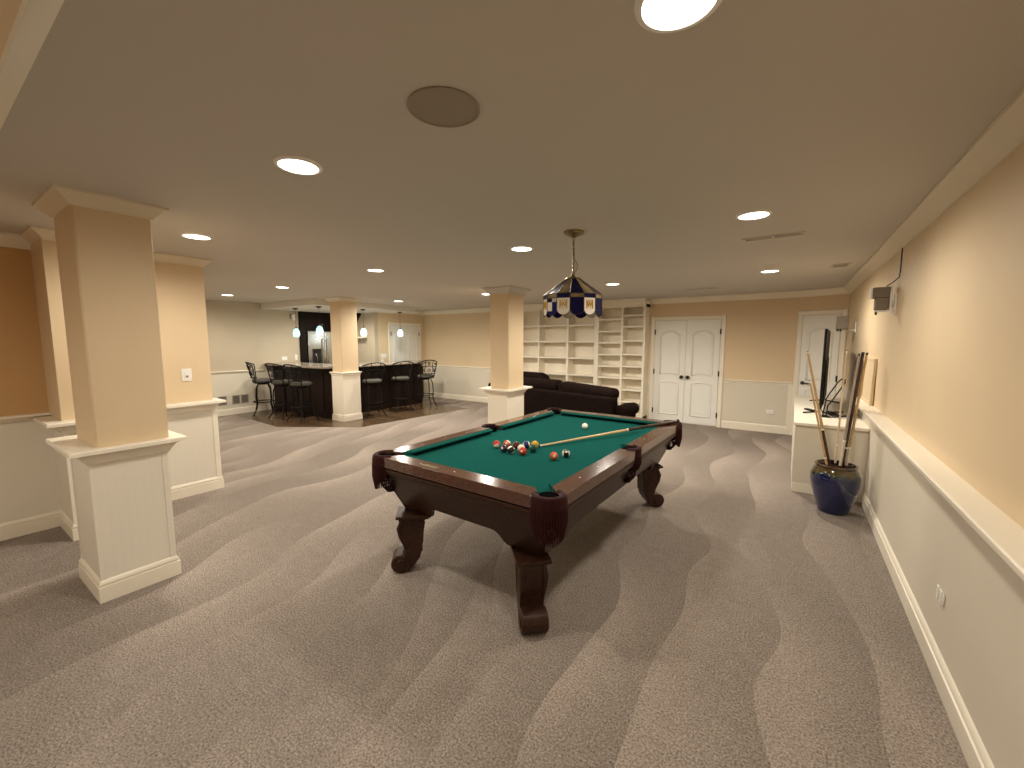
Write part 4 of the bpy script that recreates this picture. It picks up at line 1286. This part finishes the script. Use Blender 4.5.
# leaning frame on the ledge
o = thing('leaning_panel', 'plain cream framed panel leaning on the wall at the end of the ledge', 'panel', (XR - 0.018, 5.42, 0.977), 0)
o.rotation_euler = (0, math.radians(0.6), 0)
mb = MB(); mb.box(-0.006, 0.006, -0.30, 0.30, 0.01, 0.43); mb.build('panel_board', 'wall', o)
mb = MB()
mb.box(-0.012, 0.012, -0.31, -0.285, 0, 0.44); mb.box(-0.012, 0.012, 0.285, 0.31, 0, 0.44); mb.box(-0.012, 0.012, -0.285, 0.285, 0, 0.025); mb.box(-0.012, 0.012, -0.285, 0.285, 0.415, 0.44)
mb.build('frame', 'wall', o, bevel=0.003)

# pot of cues
PX, PY = 0.385, 4.78
pot = thing('ceramic_pot', 'glossy cobalt blue ceramic pot with brown drip-glazed rim holding cues', 'pot', (PX, PY, 0))
gm = mat('cobalt_drip_glaze', (0.006, 0.012, 0.085), 0.08, coat=0.8)
nt = gm.node_tree
tc = nt.nodes.new('ShaderNodeTexCoord'); sp = nt.nodes.new('ShaderNodeSeparateXYZ'); nt.links.new(tc.outputs['Object'], sp.inputs[0])
nz = nt.nodes.new('ShaderNodeTexNoise'); nz.inputs['Scale'].default_value = 9; nt.links.new(tc.outputs['Object'], nz.inputs['Vector'])
m1 = nt.nodes.new('ShaderNodeMath'); m1.operation = 'MULTIPLY_ADD'; m1.inputs[1].default_value = 0.12; nt.links.new(nz.outputs['Fac'], m1.inputs[0]); nt.links.new(sp.outputs['Z'], m1.inputs[2])
rp = nt.nodes.new('ShaderNodeValToRGB'); rp.color_ramp.elements[0].position = 0.405; rp.color_ramp.elements[1].position = 0.455
rp.color_ramp.elements[0].color = (0.003, 0.007, 0.055, 1); rp.color_ramp.elements[1].color = (0.07, 0.048, 0.014, 1)
e = rp.color_ramp.elements.new(0.43); e.color = (0.012, 0.035, 0.03, 1)
nt.links.new(m1.outputs[0], rp.inputs['Fac']); nt.links.new(rp.outputs['Color'], nt.nodes['Principled BSDF'].inputs['Base Color'])
MB().lathe([(0.001, 0.0), (0.105, 0.0), (0.115, 0.008), (0.130, 0.06), (0.155, 0.14), (0.180, 0.23), (0.192, 0.30), (0.190, 0.36), (0.172, 0.41), (0.152, 0.432), (0.148, 0.438), (0.138, 0.435), (0.150, 0.40), (0.172, 0.35), (0.172, 0.28), (0.14, 0.16), (0.10, 0.03), (0.001, 0.025)], seg=48).build('body', gm, pot)
MB().lathe([(0.138, 0.432), (0.155, 0.430), (0.162, 0.440), (0.160, 0.452), (0.150, 0.456), (0.140, 0.450)], seg=48).lathe([(0.14, 0.45), (0.138, 0.432)], seg=48).build('rim', mat('brown_glazed_rim', (0.07, 0.035, 0.02), 0.2, noise=0.3, coat=0.6), pot)
def potcue(lab, dx0, dy0, top, mats, split, r0=0.0065, r1=0.0145, fer='ferrule'):
    """butt end down in the pot, tip at top"""
    cue(lab, top, (PX + dx0, PY + dy0, 0.045), mats, split, r0, r1, fer=fer)
potcue('tall tan pool cue with dark maroon butt leaning left in the blue pot', 0.035, 0.02, (0.105, 4.78, 1.49), ('tan', 'darkcue'), 0.50, 0.0085, 0.016)
potcue('short thin tan pool cue leaning left in the blue pot', 0.02, -0.045, (0.135, 4.72, 1.22), ('tan', 'tan'), 0.6, 0.0065, 0.012)
potcue('pale slim pool cue standing nearly upright in the blue pot', -0.01, 0.04, (0.395, 4.83, 1.50), ('pale', 'pale'), 0.6, 0.006, 0.011)
potcue('grey lacquered pool cue on the left of the bundle leaning right in the blue pot', 0.00, -0.03, (0.478, 4.75, 1.475), ('greycue', 'pale'), 0.55, 0.009, 0.013, 'darkcue')
potcue('dark pool cue in the middle of the bundle leaning right in the blue pot', 0.015, 0.0, (0.505, 4.775, 1.487), ('darkcue', 'darkcue'), 0.6, 0.0125, 0.0155, 'darkcue')
potcue('light brown pool cue on the right of the bundle leaning right in the blue pot', 0.045, 0.03, (0.535, 4.80, 1.483), ('tan', 'pale'), 0.6, 0.009, 0.0135, 'darkcue')

# ------------------------------------------------------------------ wall speakers
def face_cam(o, yaw): o.rotation_euler = (0, 0, yaw)
sp1 = thing('wall_speaker', 'grey double-cube satellite speaker on a white bracket, nearest on the right wall', 'speaker', (0.555, 4.50, 1.925), 0)
# local: face to -y
MB().box(-0.056, 0.050, -0.05, 0.05, 0.004, 0.088).build('upper_cube', ['greycloth'], sp1, bevel=0.005)
MB().box(-0.034, 0.046, -0.05, 0.05, -0.090, 0.002).build('lower_cube', ['greycloth'], sp1, bevel=0.005)
mb = MB(); mb.box(0.051, 0.064, -0.045, 0.045, -0.10, 0.094); mb.box(-0.030, 0.064, -0.035, 0.035, -0.108, -0.095); mb.box(0.060, 0.090, -0.015, 0.015, -0.070, -0.035); mb.box(0.083, 0.0945, -0.04, 0.04, -0.13, 0.03)
mb.build('bracket', 'white', sp1, bevel=0.002)
MB().box(-0.068, -0.0565, -0.045, 0.035, 0.004, 0.086).build('side_cap', 'white', sp1, bevel=0.002)
mb = MB(); mb.tube([(-0.024, -0.02, -0.106), (-0.024, -0.02, -0.130)], 0.007, 8); mb.build('knob', 'bronze', sp1)
sp2 = thing('wall_speaker', 'small grey satellite speaker farther along, in front of the angled door', 'speaker', (0.505, 7.0, 1.815), math.radians(0))
MB().box(-0.06, 0.06, -0.07, 0.06, -0.075, 0.095).build('cube', 'greycloth', sp2, bevel=0.006)
mb = MB(); mb.box(0.0, 0.143, -0.012, 0.012, -0.092, -0.078); mb.box(0.130, 0.143, -0.03, 0.03, -0.12, 0.02); mb.build('bracket', 'white', sp2, bevel=0.003)
mb = MB(); mb.box(-0.06, -0.035, -0.05, 0.0, -0.10, -0.074); mb.build('knob', 'bronze', sp2)
mb = MB(); mb.tube([(XR - 0.004, 4.42, 2.31), (XR - 0.004, 4.42, 2.13), (XR - 0.006, 4.43, 2.08), (XR - 0.03, 4.47, 2.05), (0.585, 4.50, 2.022)], 0.004, 6)
o = mb.build('speaker_cable', 'bronze'); tag(o, 'thin brown cable running from the crown moulding down to the near wall speaker', 'cable')
